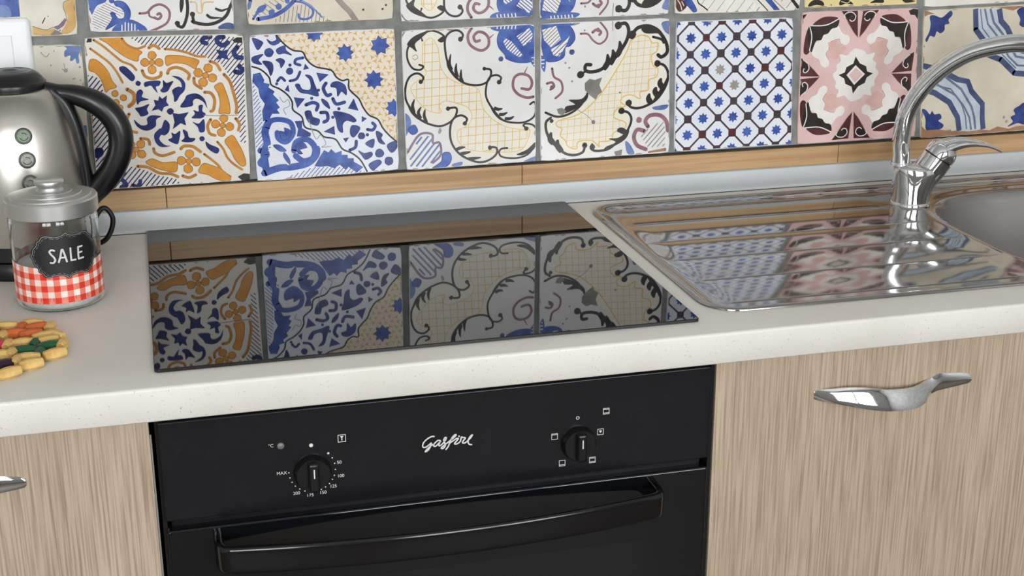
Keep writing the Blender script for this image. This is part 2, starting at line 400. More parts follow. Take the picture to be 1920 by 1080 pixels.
# ------------------------------------------------------------------ tile paintings
PAINT = {}   # wall coordinates in millimetres: x along the wall, z above the worktop
PAINT['T1'] = [
 ('H','navy',48,4.45,1.3,[(-0.5,256.6),(92.8,255.9),(141.9,250.5),(142.8,225.9),(138.6,110.3),(131.9,110.7),(130.6,141.4),(130.2,161.6),(125.1,196.9),(113.1,217.3),(92.1,228.1),(54.7,239.9),(17.3,244.6)]),
 ('H','navy',48,5,1.55,[(-57.7,210.9),(-45.6,207.9),(-39.4,199.8),(-38.6,170.4),(-32.4,160.2),(-25.9,99.8),(-15,87.8),(1.4,82.9),(22.4,72.6),(43.9,67.3),(48.3,60.6),(-48.8,58.1),(-61.8,71.7),(-59.5,136.9),(-58.2,186.1)]),
 ('F','ochre',[(-36.5,256.9),(-9.8,256.5),(-7.6,249.7),(0.7,243.6),(13.8,237.5),(9.6,232.3),(7.4,225.6),(-2.8,229.2),(-11.7,234.9),(-20.4,242.5),(-28.9,250.6)]),
 ('S','ochre2',3.05,[(-44.7,255),(-35,247.9),(-23.2,236.6),(-12.4,226.5),(-1.2,221.2),(4.8,214.3)]),
 ('S','ochre2',3.05,[(-49.9,244.2),(-41.7,237.4),(-28.8,226),(-21.6,216),(-16.6,206.1),(-13.7,199.1)]),
 ('F','ochre',[(-51.8,229),(-44.7,230.1),(-36.1,222.7),(-30,212.8),(-26.4,201.6),(-21.9,193.6),(-30.8,190.9),(-35.8,187.4),(-37.9,196.1),(-41.2,206),(-47.4,213.6),(-53.8,217)]),
 ('S','ochre2',3.05,[(-9.9,255.8),(-3.6,247.1),(7.6,241.9),(18.4,244.6)]),
 ('D','ochre',5.3,(24.6,213.9)),
 ('D','ochre',5.3,(16.4,223.5)),
 ('D','ochre',5.3,(26.1,232.4)),
 ('D','ochre',5.3,(34.4,222.8)),
 ('D','ochre',3.5,(25.4,223.2)),
 ('S','ochre2',4.05,[(22.9,242.2),(29.1,245.3),(35.8,240.9)]),
 ('S','ochre2',4.1,[(12.3,213.3),(15.2,205.8),(24.4,202.2),(34.1,204.9),(35.7,209.7)]),
 ('F','ochre',[(43.3,230.2),(54,231.4),(68.2,229.1),(84.5,223.5),(81.6,216.3),(79,212.7),(67.5,219.3),(53.3,221.2),(43.5,218.4)]),
 ('S','ochre2',3.1,[(42.8,239.9),(54.6,238.4),(68.6,234.7),(82.5,229),(93.3,228)]),
 ('S','ochre2',4.05,[(43.9,208.1),(46.7,213.4),(55.2,215.5),(64.5,212.1),(71.2,205.6),(69.6,199.6)]),
 ('D','ochre',5.7,(100.9,199.7)),
 ('D','ochre',5.7,(88.1,194.3)),
 ('D','ochre',5.7,(83.2,207.2)),
 ('D','ochre',5.7,(96,212.6)),
 ('D','ochre',3.75,(92,203.5)),
 ('S','ochre2',3.85,[(98.9,221.6),(107,217.6),(111.3,209.5)]),
 ('S','ochre2',3.9,[(76.9,200.5),(77.5,193),(85.5,186.4)]),
 ('F','ochre',[(102.6,188.1),(111.4,192.6),(115.7,183.7),(120,167.2),(120,151.6),(112.4,152),(105.8,152.8),(108.4,165.3),(106.8,177.9)]),
 ('S','ochre2',4.15,[(115.8,203.6),(122.5,194.6),(126.4,179.4),(129.5,161.7),(128.3,151.6)]),
 ('S','ochre2',4.15,[(89.3,181.2),(97.2,179.6),(101.4,170.6),(99.3,158.2),(95.5,155.4)]),
 ('D','ochre',5.5,(118.6,133.5)),
 ('D','ochre',5.5,(107.3,126.3)),
 ('D','ochre',5.5,(100.5,137.9)),
 ('D','ochre',5.5,(111.8,145)),
 ('D','ochre',3.6,(109.6,135.7)),
 ('S','ochre2',3.95,[(94.7,144.6),(90,136),(92.2,125.8),(98.9,122.8)]),
 ('S','ochre2',4,[(127.3,144.1),(131.8,136.2),(129.8,128.2)]),
 ('F','ochre',[(111.1,114.5),(121.5,121.5),(128.2,110.9),(134.7,95.1),(136.8,81.5),(131.2,78.8),(123,88.1),(117.7,101.3)]),
 ('S','ochre2',3.25,[(101.2,113.8),(108,104.4),(113.3,91.3),(121.4,81.7),(131.4,74.1)]),
 ('S','ochre2',3.3,[(82.9,98.3),(92.2,90),(100.3,81.8),(105.9,72.4),(115.3,65.3)]),
 ('F','ochre',[(80.8,85.6),(91.7,82.3),(103.6,76.4),(115.3,64),(111.2,59),(97.7,62.5),(85.9,69.8),(73.9,74.4)]),
 ('D','ochre',5.8,(71.9,88.3)),
 ('D','ochre',5.8,(60.6,79.7)),
 ('D','ochre',5.8,(52.6,91.3)),
 ('D','ochre',5.8,(63.8,99.9)),
 ('D','ochre',3.8,(62.2,89.8)),
 ('S','ochre2',4.2,[(53,107.2),(58.2,110.7),(69,109.3),(78.3,101.9)]),
 ('S','ochre2',4,[(52.7,70.6),(61.1,67.5),(69.9,70.8)]),
 ('F','ochre',[(7,92.2),(15.8,96),(28.6,90.1),(45.6,89.8),(46.3,80),(42.1,76.2),(27.8,79.9),(13.7,85.9)]),
 ('S','ochre2',4,[(-4.3,87.1),(8.8,85),(22.7,76.4),(37.1,74.2),(46.5,69.7)]),
 ('S','ochre2',3.9,[(18.1,109.8),(20,103.4),(29.4,99.5),(44.2,103.2)]),
 ('D','ochre',5.35,(2.4,103.1)),
 ('D','ochre',5.35,(-10.5,102.7)),
 ('D','ochre',5.35,(-10.4,116.2)),
 ('D','ochre',5.35,(2.4,116.6)),
 ('D','ochre',3.5,(-4,109.6)),
 ('S','ochre2',3.9,[(2.5,124.1),(11.9,122.3),(13.8,115.6)]),
 ('D','ochre',4.05,(-24.3,185.1)),
 ('D','ochre',4.1,(-14.2,179)),
 ('D','ochre',4.1,(-23.7,173.3)),
 ('D','ochre',4.1,(-20.1,165.7)),
 ('S','ochre2',5.05,[(-8.6,189.8),(-0.9,183.2),(-1.7,173.4),(-8.1,167.6)]),
 ('S','ochre2',3.85,[(-9,157.7),(-13.5,146.8),(-10.8,136.6),(-1.6,132.4)]),
 ('F','navy',[(-15.4,219.4),(-7.9,219),(2.3,206.4),(-1.8,200),(-10.5,208.2),(-15.8,214.5)]),
 ('D','navy',3.35,(5.7,196.9)),
 ('D','navy',3.5,(81.5,119.3)),
 ('F','navy',[(13.3,197.3),(20.6,199.4),(33.6,198.8),(32,192.7),(27.6,191.2),(29.3,183.2),(24.5,188.9),(21.3,193.2),(14.1,191.9)]),
 ('F','navy',[(37.3,199.8),(41.8,195.9),(50.3,198),(46.1,190.8),(42.1,184.8),(36,183.4),(32.9,186.5),(36.6,191.3)]),
 ('F','navy',[(49.1,204.5),(59,202.5),(65.1,194.8),(63.7,185),(57.2,178.4),(53.1,171.9),(49.4,170.8),(49.4,177),(48.1,185.8),(55.7,190.3),(60.4,189.6),(58.6,197.6)]),
 ('F','navy',[(56.5,163.5),(62.8,172.6),(66.8,178.6),(79,180),(88.2,172.6),(91.2,160.1),(86.7,168.4),(78.5,173.1),(73.5,170.3),(73.1,164.6),(65.6,162.5)]),
 ('P','navy',[(30.9,179.2),(34.4,175.3),(41,179.7),(39.4,171.3),(42.3,166.2),(35.7,164.1),(32.8,158.2),(28.3,161.9),(19.3,159.9),(25.1,167.1),(23.4,174.6),(29.2,173.1)]),
 ('D','navy',4.4,(43.4,158.2)),
 ('P','navy',[(45.9,156),(54.1,154.1),(67.1,155.9),(60.9,147.7),(62.4,138.1),(55.6,141.7),(44.6,134),(47.8,143.4)]),
 ('F','navy',[(2.9,185.5),(7.9,189),(11.1,185.1),(9,179.1),(17.5,175.4),(6.6,173),(2.7,169),(1.6,175.7)]),
 ('F','navy',[(-0.8,164.7),(7.2,166),(17.4,169.2),(14,162.7),(15.2,156.2),(6.1,153.2),(2.9,158.3)]),
 ('F','navy',[(-3.5,149.7),(-0.9,141.1),(7,135.1),(15.3,134.7),(23.4,139.7),(24.8,148.4),(31.1,152.3),(19.3,154.2),(13,150.3),(12.9,142.8),(6.3,141.4),(1.3,144.7)]),
 ('F','navy',[(35.5,147.1),(41.1,141.3),(39.6,131.3),(33.9,126.6),(29.2,127.3),(26.8,121.4),(32.9,114),(40.5,112),(27.9,111.3),(21.2,118.5),(20.6,128.6),(27.4,135.7),(30.4,136.8)]),
 ('F','navy',[(42.6,129.9),(47.3,127.8),(54.1,131.5),(52.3,120.5),(48.7,113.8),(37.7,120),(43.3,123.5)]),
 ('F','navy',[(57.4,132.8),(63.2,129.9),(65.1,122.2),(72.8,120.5),(69.5,116.1),(61,115.6),(54.5,117.8),(59,122.6)]),
 ('F','navy',[(80.2,163.5),(85.7,164.4),(84.6,156.5),(88.5,152.5),(83.9,147.2),(76.6,146.9),(69.9,148),(74.7,153.2),(73.3,158.3),(79.7,156.2)]),
 ('F','navy',[(71,142.6),(78.6,139.9),(85.5,145.6),(86.6,136.2),(85.1,128.7),(79,128.5),(77,135.5)]),
 ('F','navy',[(86.1,115.4),(91.7,111),(102.6,104.8),(100.2,98.2),(93,101.2),(87,107.7)]),
 ('S','navy',5.8,[(101.5,253.1),(92.8,252),(91,247.2),(96.2,245)]),
 ('S','navy',6.3,[(118.3,252.4),(111.5,251.7),(110.2,246.4),(116.6,241.7),(123.4,244.9)]),
 ('S','navy',6.35,[(135.3,238.5),(130.6,232.6),(133.5,225.8),(140.8,224.5)]),
 ('P','navy',[(107.6,236.7),(116.6,234.4),(124.5,236.5),(121.1,229.3),(123.6,222.3),(115,225.1),(107.6,223),(111,229.7)]),
 ('S','navy',6.35,[(130.6,206.6),(136.6,204.9),(140.8,209.6)]),
 ('D','navy',3.45,(136.6,213.3)),
 ('P','black',[(129.6,248.1),(135.2,251.3),(142.4,251),(142.4,243.6),(131.8,244.5)]),
 ('P','black',[(-53.8,252.1),(-51.3,258.2),(-46.7,258.5),(-47.2,252.7)]),
 ('S','navy',5.45,[(-37.3,66.3),(-32.6,72.9),(-25,69.8),(-20.5,62.6),(-27,60.5)]),
 ('S','navy',4.95,[(-12.4,62.1),(-5.3,59.8),(-2.3,67.3)]),
 ('S','navy',5.4,[(-32.1,83.8),(-24.9,84.6),(-22.1,78)]),
 ('F','navy',[(-56.9,111.8),(-48.3,115),(-45.1,108.6),(-49.5,102.6),(-56.2,101.7)]),
 ('P','black',[(124.8,64.6),(133,68.8),(142,67.4),(141.4,58.3),(131.1,58.5)]),
 ('S','grey',0.75,[(85.4,150.9),(103.6,149.2),(130.6,148.5)]),
]
PAINT['T2'] = [
 ('P','creampink',[(187.4,251.5),(196.9,239.7),(207.9,231.3),(220.3,228.5),(225.5,217.9),(236.6,208.2),(257.1,202.6),(263.7,193),(271.7,187.9),(279.9,188.7),(280.6,175.8),(293,162.2),(298.5,150.1),(306.4,138.9),(318.1,132.3),(324.8,119.9),(334.1,108.5),(344.7,98.9),(349.1,254.4),(188.8,257.1)]),
 ('B','ochre3',[(187.4,251.5),(196.9,239.7),(207.9,231.3),(220.3,228.5),(225.5,217.9),(236.6,208.2),(257.1,202.6),(263.7,193),(271.7,187.9),(279.9,188.7),(280.6,175.8),(293,162.2),(298.5,150.1),(306.4,138.9),(318.1,132.3),(324.8,119.9),(334.1,108.5),(344.7,98.9),(349.1,254.4),(200.1,256.6)]),
 ('S','black',2.25,[(187.4,251.5),(196.9,239.7),(207.9,231.3),(220.3,228.5),(225.5,217.9),(236.6,208.2),(257.1,202.6),(263.7,193),(271.7,187.9),(279.9,188.7),(280.6,175.8),(293,162.2),(298.5,150.1),(306.4,138.9),(318.1,132.3),(324.8,119.9),(334.1,108.5),(344.7,98.9)]),
 ('S','black',2.25,[(149,213.2),(163.4,208),(174.1,197.2),(176.9,186.6),(188,180.3),(197.9,171.7),(203.1,162.1),(203.8,151.5),(214.8,141.5),(218.8,127.1),(234.9,121.4),(243.8,112.5),(259,108.1),(267.9,94.3),(280.7,87.5),(292.2,77.1),(300.8,60.6)]),
 ('R','blue',8,12.1,(276.7,224.9)),
 ('R','blue',7,13.5,(324.2,232.9)),
 ('R','blue',8,13.2,(314.6,187.1)),
 ('R','blue',8,12.4,(341.2,147.3)),
 ('R','blue',8,11.8,(236.8,252.9)),
 ('F','navy2',[(155.7,249.8),(168.2,244.3),(167.5,239.8),(161.7,233.7),(157.5,241.3)]),
 ('F','navy2',[(174.3,247.5),(180.1,243.8),(186.6,246.3),(185.8,252),(192.2,244.5),(184.4,239.1),(177.7,241.2)]),
 ('F','navy2',[(185.9,233.3),(196.8,237.9),(198.8,231.7),(205.9,224.9),(196.3,227.7),(188.3,227.1)]),
 ('F','navy2',[(154,224.4),(168.4,227.7),(161.9,220.7),(166,214.3),(154.9,217.1)]),
 ('F','navy2',[(166.9,218.6),(178.6,216.5),(180.4,207.2),(176.5,198.9),(173.6,207.6)]),
 ('D','navy2',5.9,(176,229.7)),
 ('D','navy2',4.55,(201.9,204)),
 ('D','navy2',4.75,(294.7,110.8)),
 ('D','navy2',6.05,(318.9,85.2)),
 ('D','navy2',6.1,(331.8,73.4)),
 ('D','navy2',1.8,(183.9,187.9)),
 ('D','navy2',1.85,(239,176.6)),
 ('D','navy2',1.8,(229.3,166.1)),
 ('D','navy2',1.9,(265.4,149.9)),
 ('D','navy2',1.85,(202.7,212)),
 ('D','navy2',1.9,(256.7,138.7)),
 ('D','navy2',1.9,(303,112)),
 ('F','navy2',[(184.5,219.7),(191.4,221.4),(196.2,216.9),(190.7,208.6),(189.2,214.9)]),
 ('F','navy2',[(222.2,197.7),(230.2,195.7),(234.5,183.9),(238.7,168.9),(225.6,172.2),(214.2,175.1),(208.2,185.1),(213.6,186),(217.2,179.4),(225.9,177.3),(229.1,181.8),(227.7,191.2)]),
 ('S','navy2',3.9,[(220.4,220.9),(211.4,219.2),(209.7,214),(216,211.4)]),
 ('S','navy2',3.65,[(185.2,191.6),(190,196),(194.8,191.6)]),
 ('S','navy2',3.7,[(201.6,190.8),(210.5,193.2),(215.5,202.2)]),
 ('F','navy2',[(257.6,185.6),(265.8,187.1),(275.4,180.7),(276.3,168.2),(269.9,173.3),(264.5,166.9),(263.1,177.8),(255.7,180.5)]),
 ('F','navy2',[(242.7,164.7),(250.6,159.6),(253,150.5),(244.7,157.6)]),
 ('F','navy2',[(219.3,147.6),(226.8,149.1),(229.9,140.7),(238.6,136.6),(235.2,128.7),(223.8,133.9)]),
 ('F','navy2',[(258.3,146.7),(278.1,142.1),(288.1,133.9),(285.2,130.3),(275.3,133.2),(269.7,127.8),(269.3,117.1),(263.1,121.7),(260.8,135.4)]),
 ('F','navy2',[(282.2,125.9),(293.4,122.2),(284.4,109.7),(279.4,115.3)]),
 ('F','navy2',[(311.9,105.5),(309.6,93.5),(299.8,100.1)]),
 ('F','navy2',[(315.1,116.1),(323.8,111.5),(322,105.6),(327,97.5),(318.2,101)]),
 ('F','navy2',[(289.9,90.6),(297.4,86.5),(307.5,87.5),(308.5,82.1),(299.4,77.3),(293.7,84.3)]),
 ('F','navy2',[(329.6,95.5),(341.1,100.8),(343.7,92.2),(335.8,84.9)]),
 ('F','navy2',[(303.5,70.3),(316.2,76.1),(321.4,71.6),(313.4,64.2),(308.5,61.4)]),
 ('P','navy2',[(237.3,200),(253.4,197),(241.4,187.7)]),
 ('P','navy2',[(285.9,162.6),(291.7,146.1),(277.9,149.9)]),
 ('P','navy2',[(257.9,126.5),(258.5,114.8),(243.7,119.7)]),
 ('P','navy2',[(220.3,205),(223,212.7),(227.7,206.3)]),
 ('P','navy2',[(205.8,168.3),(220,165.9),(209.7,154.2)]),
 ('P','navy2',[(194.1,178.9),(199.1,185.6),(200,176.2)]),
 ('P','navy2',[(296.3,137.8),(302.6,134.3),(296.1,129.9)]),
 ('P','navy2',[(269.6,108.6),(277.2,109.4),(273,103.1)]),
 ('S','navy2',4.7,[(249.4,185.5),(245.6,178.7),(249.9,169.1),(255,170)]),
 ('S','navy2',4.7,[(257.8,164),(262.2,156.7),(273.3,158.5)]),
 ('S','navy2',4.7,[(221.4,157.6),(230.8,160.2),(237.2,156.8),(235,149.8)]),
 ('S','navy2',4.65,[(240.7,146),(248.8,145.1),(249.6,136),(244.3,132.8)]),
 ('S','navy2',4.3,[(303.3,119.4),(310.4,118.3),(314.2,123.6),(310.7,127.9)]),
 ('S','navy2',4.35,[(278,92),(285.8,95.6),(287.3,104)]),
 ('H','navy3',47,3.9,0.9,[(149.3,192.6),(153.3,190.1),(160.8,164.2),(161.7,140.8),(161.7,100.7),(151.4,101.3)]),
 ('H','navy3',47,4.3,0.95,[(195.6,61.4),(227.8,71.4),(251.4,69.9),(275.2,68.4),(298.8,60.3),(260.4,58.4),(195.3,56.5)]),
 ('P','blue',[(154,202),(163.1,203.4),(167.5,193.6),(166.4,189.9),(174.7,187.7),(172.4,183.4),(180.3,177.7),(177.8,173.8),(185.1,165.3),(181.3,162.7),(186,155.9),(182,153.3),(185.6,147.8),(175.5,148.3),(172.2,142.6),(163.4,138.4),(163.1,152.5),(167.1,161.6),(161.2,171.2),(159.6,182.9),(152.3,192.4)]),
 ('P','blue',[(229.1,72.5),(238,86.5),(243,93.9),(248.7,90.1),(252.5,94.7),(258.2,88.8),(266.6,91.5),(266.3,85.9),(274.6,85.4),(274.4,80.6),(282.8,80.1),(282.6,75.2),(295.5,67.1),(286.8,60.3),(275.2,69.1),(271.4,65),(263.4,72.8),(256.1,68.4),(246.8,71.9),(237.3,71.5)]),
 ('S','blue',9.75,[(170.8,138),(164.9,124.2),(166.7,107.5),(161.9,95.9),(163.5,70.7)]),
 ('S','blue',7.95,[(157,98.6),(165.9,93.3),(156,81.9),(163.8,76.7)]),
 ('S','blue',9.45,[(160.9,67.2),(181,73.2),(197.4,73.3),(218.7,76.8),(230.9,86.9),(233.2,96.4)]),
 ('S','blue',6.95,[(167.9,128.7),(173,137.9),(185.8,139.5),(199.4,134.1),(202.1,119.7),(192.2,108.4),(182.1,113.7),(180.9,122.1)]),
 ('S','blue',8.05,[(202.1,95.9),(206.1,107.6),(220.3,110.3),(230.3,98.9),(227.3,84.7),(214.2,80.7),(204,88.5)]),
 ('F','blue',[(184.2,123.1),(191,127.9),(199.9,122.2),(195.3,113),(186.9,112)]),
 ('F','blue',[(204.7,102.9),(214.3,106.6),(219.8,99.6),(217.1,92.1),(207.7,91.2)]),
 ('P','white',[(183.2,133.8),(189.9,129.9),(190.7,122.7),(185,124.2)]),
 ('P','white',[(210.3,96.6),(224.4,99.3),(218.3,92.5),(220.2,85.1),(214.6,90.3)]),
 ('D','white',3.25,(170.6,102.5)),
 ('D','white',3.3,(194,79.6)),
 ('S','white',2.85,[(169.9,102.6),(172.4,85.7),(181.9,88.7)]),
 ('S','white',2.85,[(194,79.6),(188.8,88.3)]),
 ('P','navy2',[(205.3,136.1),(215,136),(214.1,126.1),(225.8,118.3),(225.2,114.3),(207,115.4),(209.4,125.2)]),
 ('F','blue',[(174.6,104.6),(183.2,104.6),(191.6,96.5),(182.8,96.5)]),
 ('F','blue',[(189.2,94.2),(195.6,84.3),(195.2,77.1),(187.7,88.3)]),
 ('S','grey2',0.9,[(186.8,169.9),(191.7,162.7),(197.6,165.9),(199.4,157.6),(191.2,153.3),(194.2,146.1)]),
 ('S','grey2',0.95,[(223.9,137.4),(232,110.8),(239.3,115.2),(245.8,102.8),(239.7,98.4),(252.7,98.8)]),
]
PAINT['T3'] = [
 ('F','cream2',[(366.6,237.9),(383,248.6),(413.1,247.4),(412.5,211),(428.5,182.6),(452.1,172.6),(471.2,173.5),(471,147.7),(495,120.4),(536.4,116.9),(543.9,98.4),(534.1,74.8),(499.6,67.2),(465.4,64),(434.1,76),(420.1,100.8),(420.4,119.7),(401.4,118.9),(375.6,130.4),(359.8,155.8),(358.1,179),(381.8,194),(363.5,206.2),(361.6,224.5)]),
 ('H','yel',2,11.9,1,[(382.6,232.3),(394.4,240.2),(403.9,225.5),(406.5,202),(416.7,185.4),(435.5,175.3),(459.2,167.1),(466.1,140.9),(480.4,123.6),(499.8,111.8),(521.7,106.9),(534,106.2),(524.2,80.2),(499.7,75.7),(451.1,81),(431.9,92.9),(429.8,109.7),(444.3,117.2),(450.4,129.9),(444.6,142),(432.7,147.4),(413.8,153),(404.3,147.7),(406.4,137),(390,140.2),(376.1,152.6),(365,174),(386.4,191.4),(382,205.4)]),
 ('H','yel',88,10.6,1,[(382.6,232.3),(394.4,240.2),(403.9,225.5),(406.5,202),(416.7,185.4),(435.5,175.3),(459.2,167.1),(466.1,140.9),(480.4,123.6),(499.8,111.8),(521.7,106.9),(534,106.2),(524.2,80.2),(499.7,75.7),(451.1,81),(431.9,92.9),(429.8,109.7),(444.3,117.2),(450.4,129.9),(444.6,142),(432.7,147.4),(413.8,153),(404.3,147.7),(406.4,137),(390,140.2),(376.1,152.6),(365,174),(386.4,191.4),(382,205.4)]),
 ('S','yel',0.95,[(382.6,232.3),(394.4,240.2),(403.9,225.5),(406.5,202),(416.7,185.4),(435.5,175.3),(459.2,167.1),(466.1,140.9),(480.4,123.6),(499.8,111.8),(521.7,106.9),(534,106.2),(524.2,80.2),(499.7,75.7),(451.1,81),(431.9,92.9),(429.8,109.7),(444.3,117.2),(450.4,129.9),(444.6,142),(432.7,147.4),(413.8,153),(404.3,147.7),(406.4,137),(390,140.2),(376.1,152.6),(365,174),(386.4,191.4),(382,205.4),(382.6,232.3)]),
 ('S','black',3,[(435.9,235.6),(438.8,243),(431.8,248.9),(421.3,247.1),(414.1,238.3),(413.9,222.3),(417.1,206.2),(425.1,189.7),(437.9,177.5),(456.8,172.6),(471.2,175.9),(477.3,184.9),(477.3,193.1),(469.5,195.1)]),
 ('D','black',3.45,(435.4,237)),
 ('D','black',2.6,(468.5,195.1)),
 ('S','black',2.85,[(489.2,175),(492.3,181.4),(485.6,185.5),(476,182.7),(471.2,171.2),(471,154.8),(480.5,137.8),(495,121.6),(514.4,116.9),(529.1,118),(540.1,125.1),(542.5,136.9),(540,145.1),(533.9,142.1)]),
 ('D','black',3.35,(489.4,175.5)),
 ('S','black',2.75,[(411.8,235.6),(412.6,241.7),(403.8,247.8),(392.3,249.6),(375.9,242.1),(362.9,229),(361.3,213.2),(368,200.3),(378.4,197.6),(383.1,201.9),(377.4,204.5)]),
 ('F','black',[(361.4,233.1),(371.3,243.4),(391.1,250),(380.5,240.1),(372.2,232.7),(374.5,222.6),(367.5,227.7)]),
 ('F','black',[(403.6,236.9),(413.1,242.9),(413.4,236.5),(408.7,233.5)]),
 ('T','black',3.65,[(382.7,236.1),(380.6,243)]),
 ('S','black',3,[(379.1,180.3),(382.8,187),(374.7,192.9),(364.2,189),(358.1,176.7),(357.6,158.2),(366.5,141.5),(380.2,126.7),(401.3,118.4),(415.6,121.2),(425.3,128.9),(429,138.1),(426.7,143),(416,142.4)]),
 ('D','black',3.05,(379.1,181.2)),
 ('D','black',3.1,(416.5,142.1)),
 ('S','black',3.1,[(439.5,119.4),(443.2,126.3),(434.9,131.7),(424.1,127.8),(419.1,115.1),(420,96),(429.3,79.9),(443.7,69.4),(460.6,63.5),(475.2,66.3),(485,74.1),(485,82.6),(475.3,84.4)]),
 ('D','black',3.1,(440,120.1)),
 ('D','black',3.15,(475.8,83.6)),
 ('S','black',2.65,[(500.9,81.6),(492.3,80.9),(488.7,75.1),(494.7,68.7),(514.4,66.3),(531.6,71.3),(542.7,86.4),(543.8,103.3),(538.9,112),(529.1,114.9),(524.2,112.8),(529.6,107.7)]),
 ('D','black',3.15,(528.6,108)),
 ('T','black',4.7,[(437.9,177.5),(435.1,184.6),(435.8,195.6)]),
 ('T','black',4.7,[(430.9,184.8),(428.2,194.1),(429.3,204.5)]),
 ('T','black',4.65,[(422.8,195.5),(419.4,203.8),(421.5,217.4)]),
 ('T','black',4.75,[(497.4,123.8),(504.7,123.4),(510.8,126.2)]),
 ('T','black',4.8,[(488.9,130.2),(495,129.9),(501.3,132.4)]),
 ('T','black',4.75,[(481.8,140.1),(487.8,137.4),(494.1,138.3)]),
 ('T','black',4.7,[(368.8,139),(366.7,148.4),(369.7,157.6)]),
 ('T','black',4.7,[(378,130.3),(374.6,138.7),(378.8,146.6)]),
 ('T','black',4.7,[(386.1,124),(382.7,133.6),(384.1,142.9)]),
 ('T','black',4.8,[(427,83.7),(433,85.7),(440.3,86.5)]),
 ('T','black',4.8,[(432.9,77.3),(440.2,78.1),(448.1,79.5)]),
 ('T','black',4.8,[(443.7,69.4),(453.3,69.6),(462.6,70.4)]),
 ('F','black',[(514.4,71.6),(529.1,77.5),(541.9,87.7),(539.5,76.9),(524.2,70)]),
 ('F','black',[(414.9,215.4),(417.5,201.5),(426.2,189.6),(437.9,177.5),(428.5,182.6),(420.4,192.2),(415.8,201.6)]),
 ('F','black',[(475.8,143.9),(485.3,130.4),(499.8,119.6),(490.1,122.6),(480.5,133.1)]),
 ('F','black',[(358.6,154.7),(368.7,136.7),(387.3,124.4),(375.6,128.1),(364.1,139.2)]),
 ('S','mauve',3.9,[(451.1,251.6),(445.8,241.6),(448,230.1),(457.4,222.4),(466.8,220.6),(474.5,226.7),(474.5,237),(468.2,244.1),(460,245.6),(454,240.1),(456.3,233.2),(462.2,234.1)]),
 ('T','mauve',3.45,[(474.1,235.4),(482.4,242)]),
 ('S','mauve',3.85,[(538.8,152.6),(529,151.9),(516.9,157.2),(509.6,167),(510.9,179.9),(519.3,185.3),(531.4,182.4),(536.8,172.8),(532.7,163.5),(521.7,165.2)]),
 ('T','mauve',3.15,[(524.6,183.9),(530.2,195.3)]),
 ('F','blue',[(487.8,239.9),(497.9,248.7),(538.5,249.9),(541.5,210),(533.8,201.5),(515.7,201.4),(500.1,207.1),(497.3,213.1),(488.2,225)]),
 ('P','white',[(497.8,236.1),(507.4,231.1),(524.1,210.8),(516.9,209.2),(500.2,221),(495.9,230.4)]),
 ('P','white',[(514.5,237.7),(532.5,248.5),(538.1,239.1),(534.9,230),(524.1,224.2)]),
 ('H','blue',45,3.75,1.45,[(497.8,236.1),(507.4,231.1),(524.1,210.8),(516.9,209.2),(500.2,221),(495.9,230.4)]),
 ('H','blue',40,3.75,1.4,[(514.5,237.7),(532.5,248.5),(538.1,239.1),(534.9,230),(524.1,224.2)]),
 ('F','blue2',[(477,253.6),(488.4,256.4),(519.3,252.5),(521.7,248.3),(497.9,244.6),(481.3,247.5)]),
 ('H','white',80,5.1,1.65,[(486,253.7),(514.6,252.7),(514.6,247.6),(486,248.7)]),
 ('F','blue2',[(532.6,208.1),(544.7,212.2),(545.5,193.5),(538.7,195.7)]),
 ('H','white',0,4.75,1.45,[(535.7,207.9),(543.5,211.1),(543.5,195.9),(538.2,197.3)]),
 ('D','navy3',3.55,(492.2,207.5)),
 ('F','blue3',[(352.8,137.5),(361.2,135.2),(364.1,122.9),(356.2,106.4),(352.5,109.4)]),
 ('F','blue',[(359.3,116.1),(368.4,122.2),(373.3,112.9),(365.7,108.2)]),
 ('P','white',[(359.8,63.9),(362.7,84),(377.4,104.4),(392.8,105.9),(394.2,94.7),(403.3,94.1),(404.2,79.1),(394.4,68.4),(378.8,62.2)]),
 ('H','blue3',50,6.65,2.65,[(359.8,63.9),(362.7,84),(377.4,104.4),(392.8,105.9),(394.2,94.7),(403.3,94.1),(404.2,79.1),(394.4,68.4),(378.8,62.2)]),
 ('S','mauve2',3.3,[(358.4,84.2),(375.1,107.6),(392.8,107.6),(394.2,95.2),(403.7,94.6),(404.9,77.8),(393.7,67)]),
 ('F','blue',[(392.5,58.9),(405.2,68.2),(407.8,79.6),(417.8,79.9),(420,69.2),(412.2,60.1)]),
 ('F','blue3',[(421.9,63.6),(435.2,65.9),(433.9,60.4),(421.8,59.9)]),
 ('F','grey2',[(401.6,109),(404.1,115.9),(406.9,112.2),(404.5,107.6)]),
 ('F','blue3',[(524.2,60.3),(545.2,68),(545.2,59.5)]),
 ('S','grey',1.8,[(354.1,242.9),(360.1,251.7),(369.3,254.7)]),
 ('S','grey2',0.9,[(368.4,216.3),(373,218.4),(375.7,214.8),(371.7,211.6),(368.3,214)]),
]
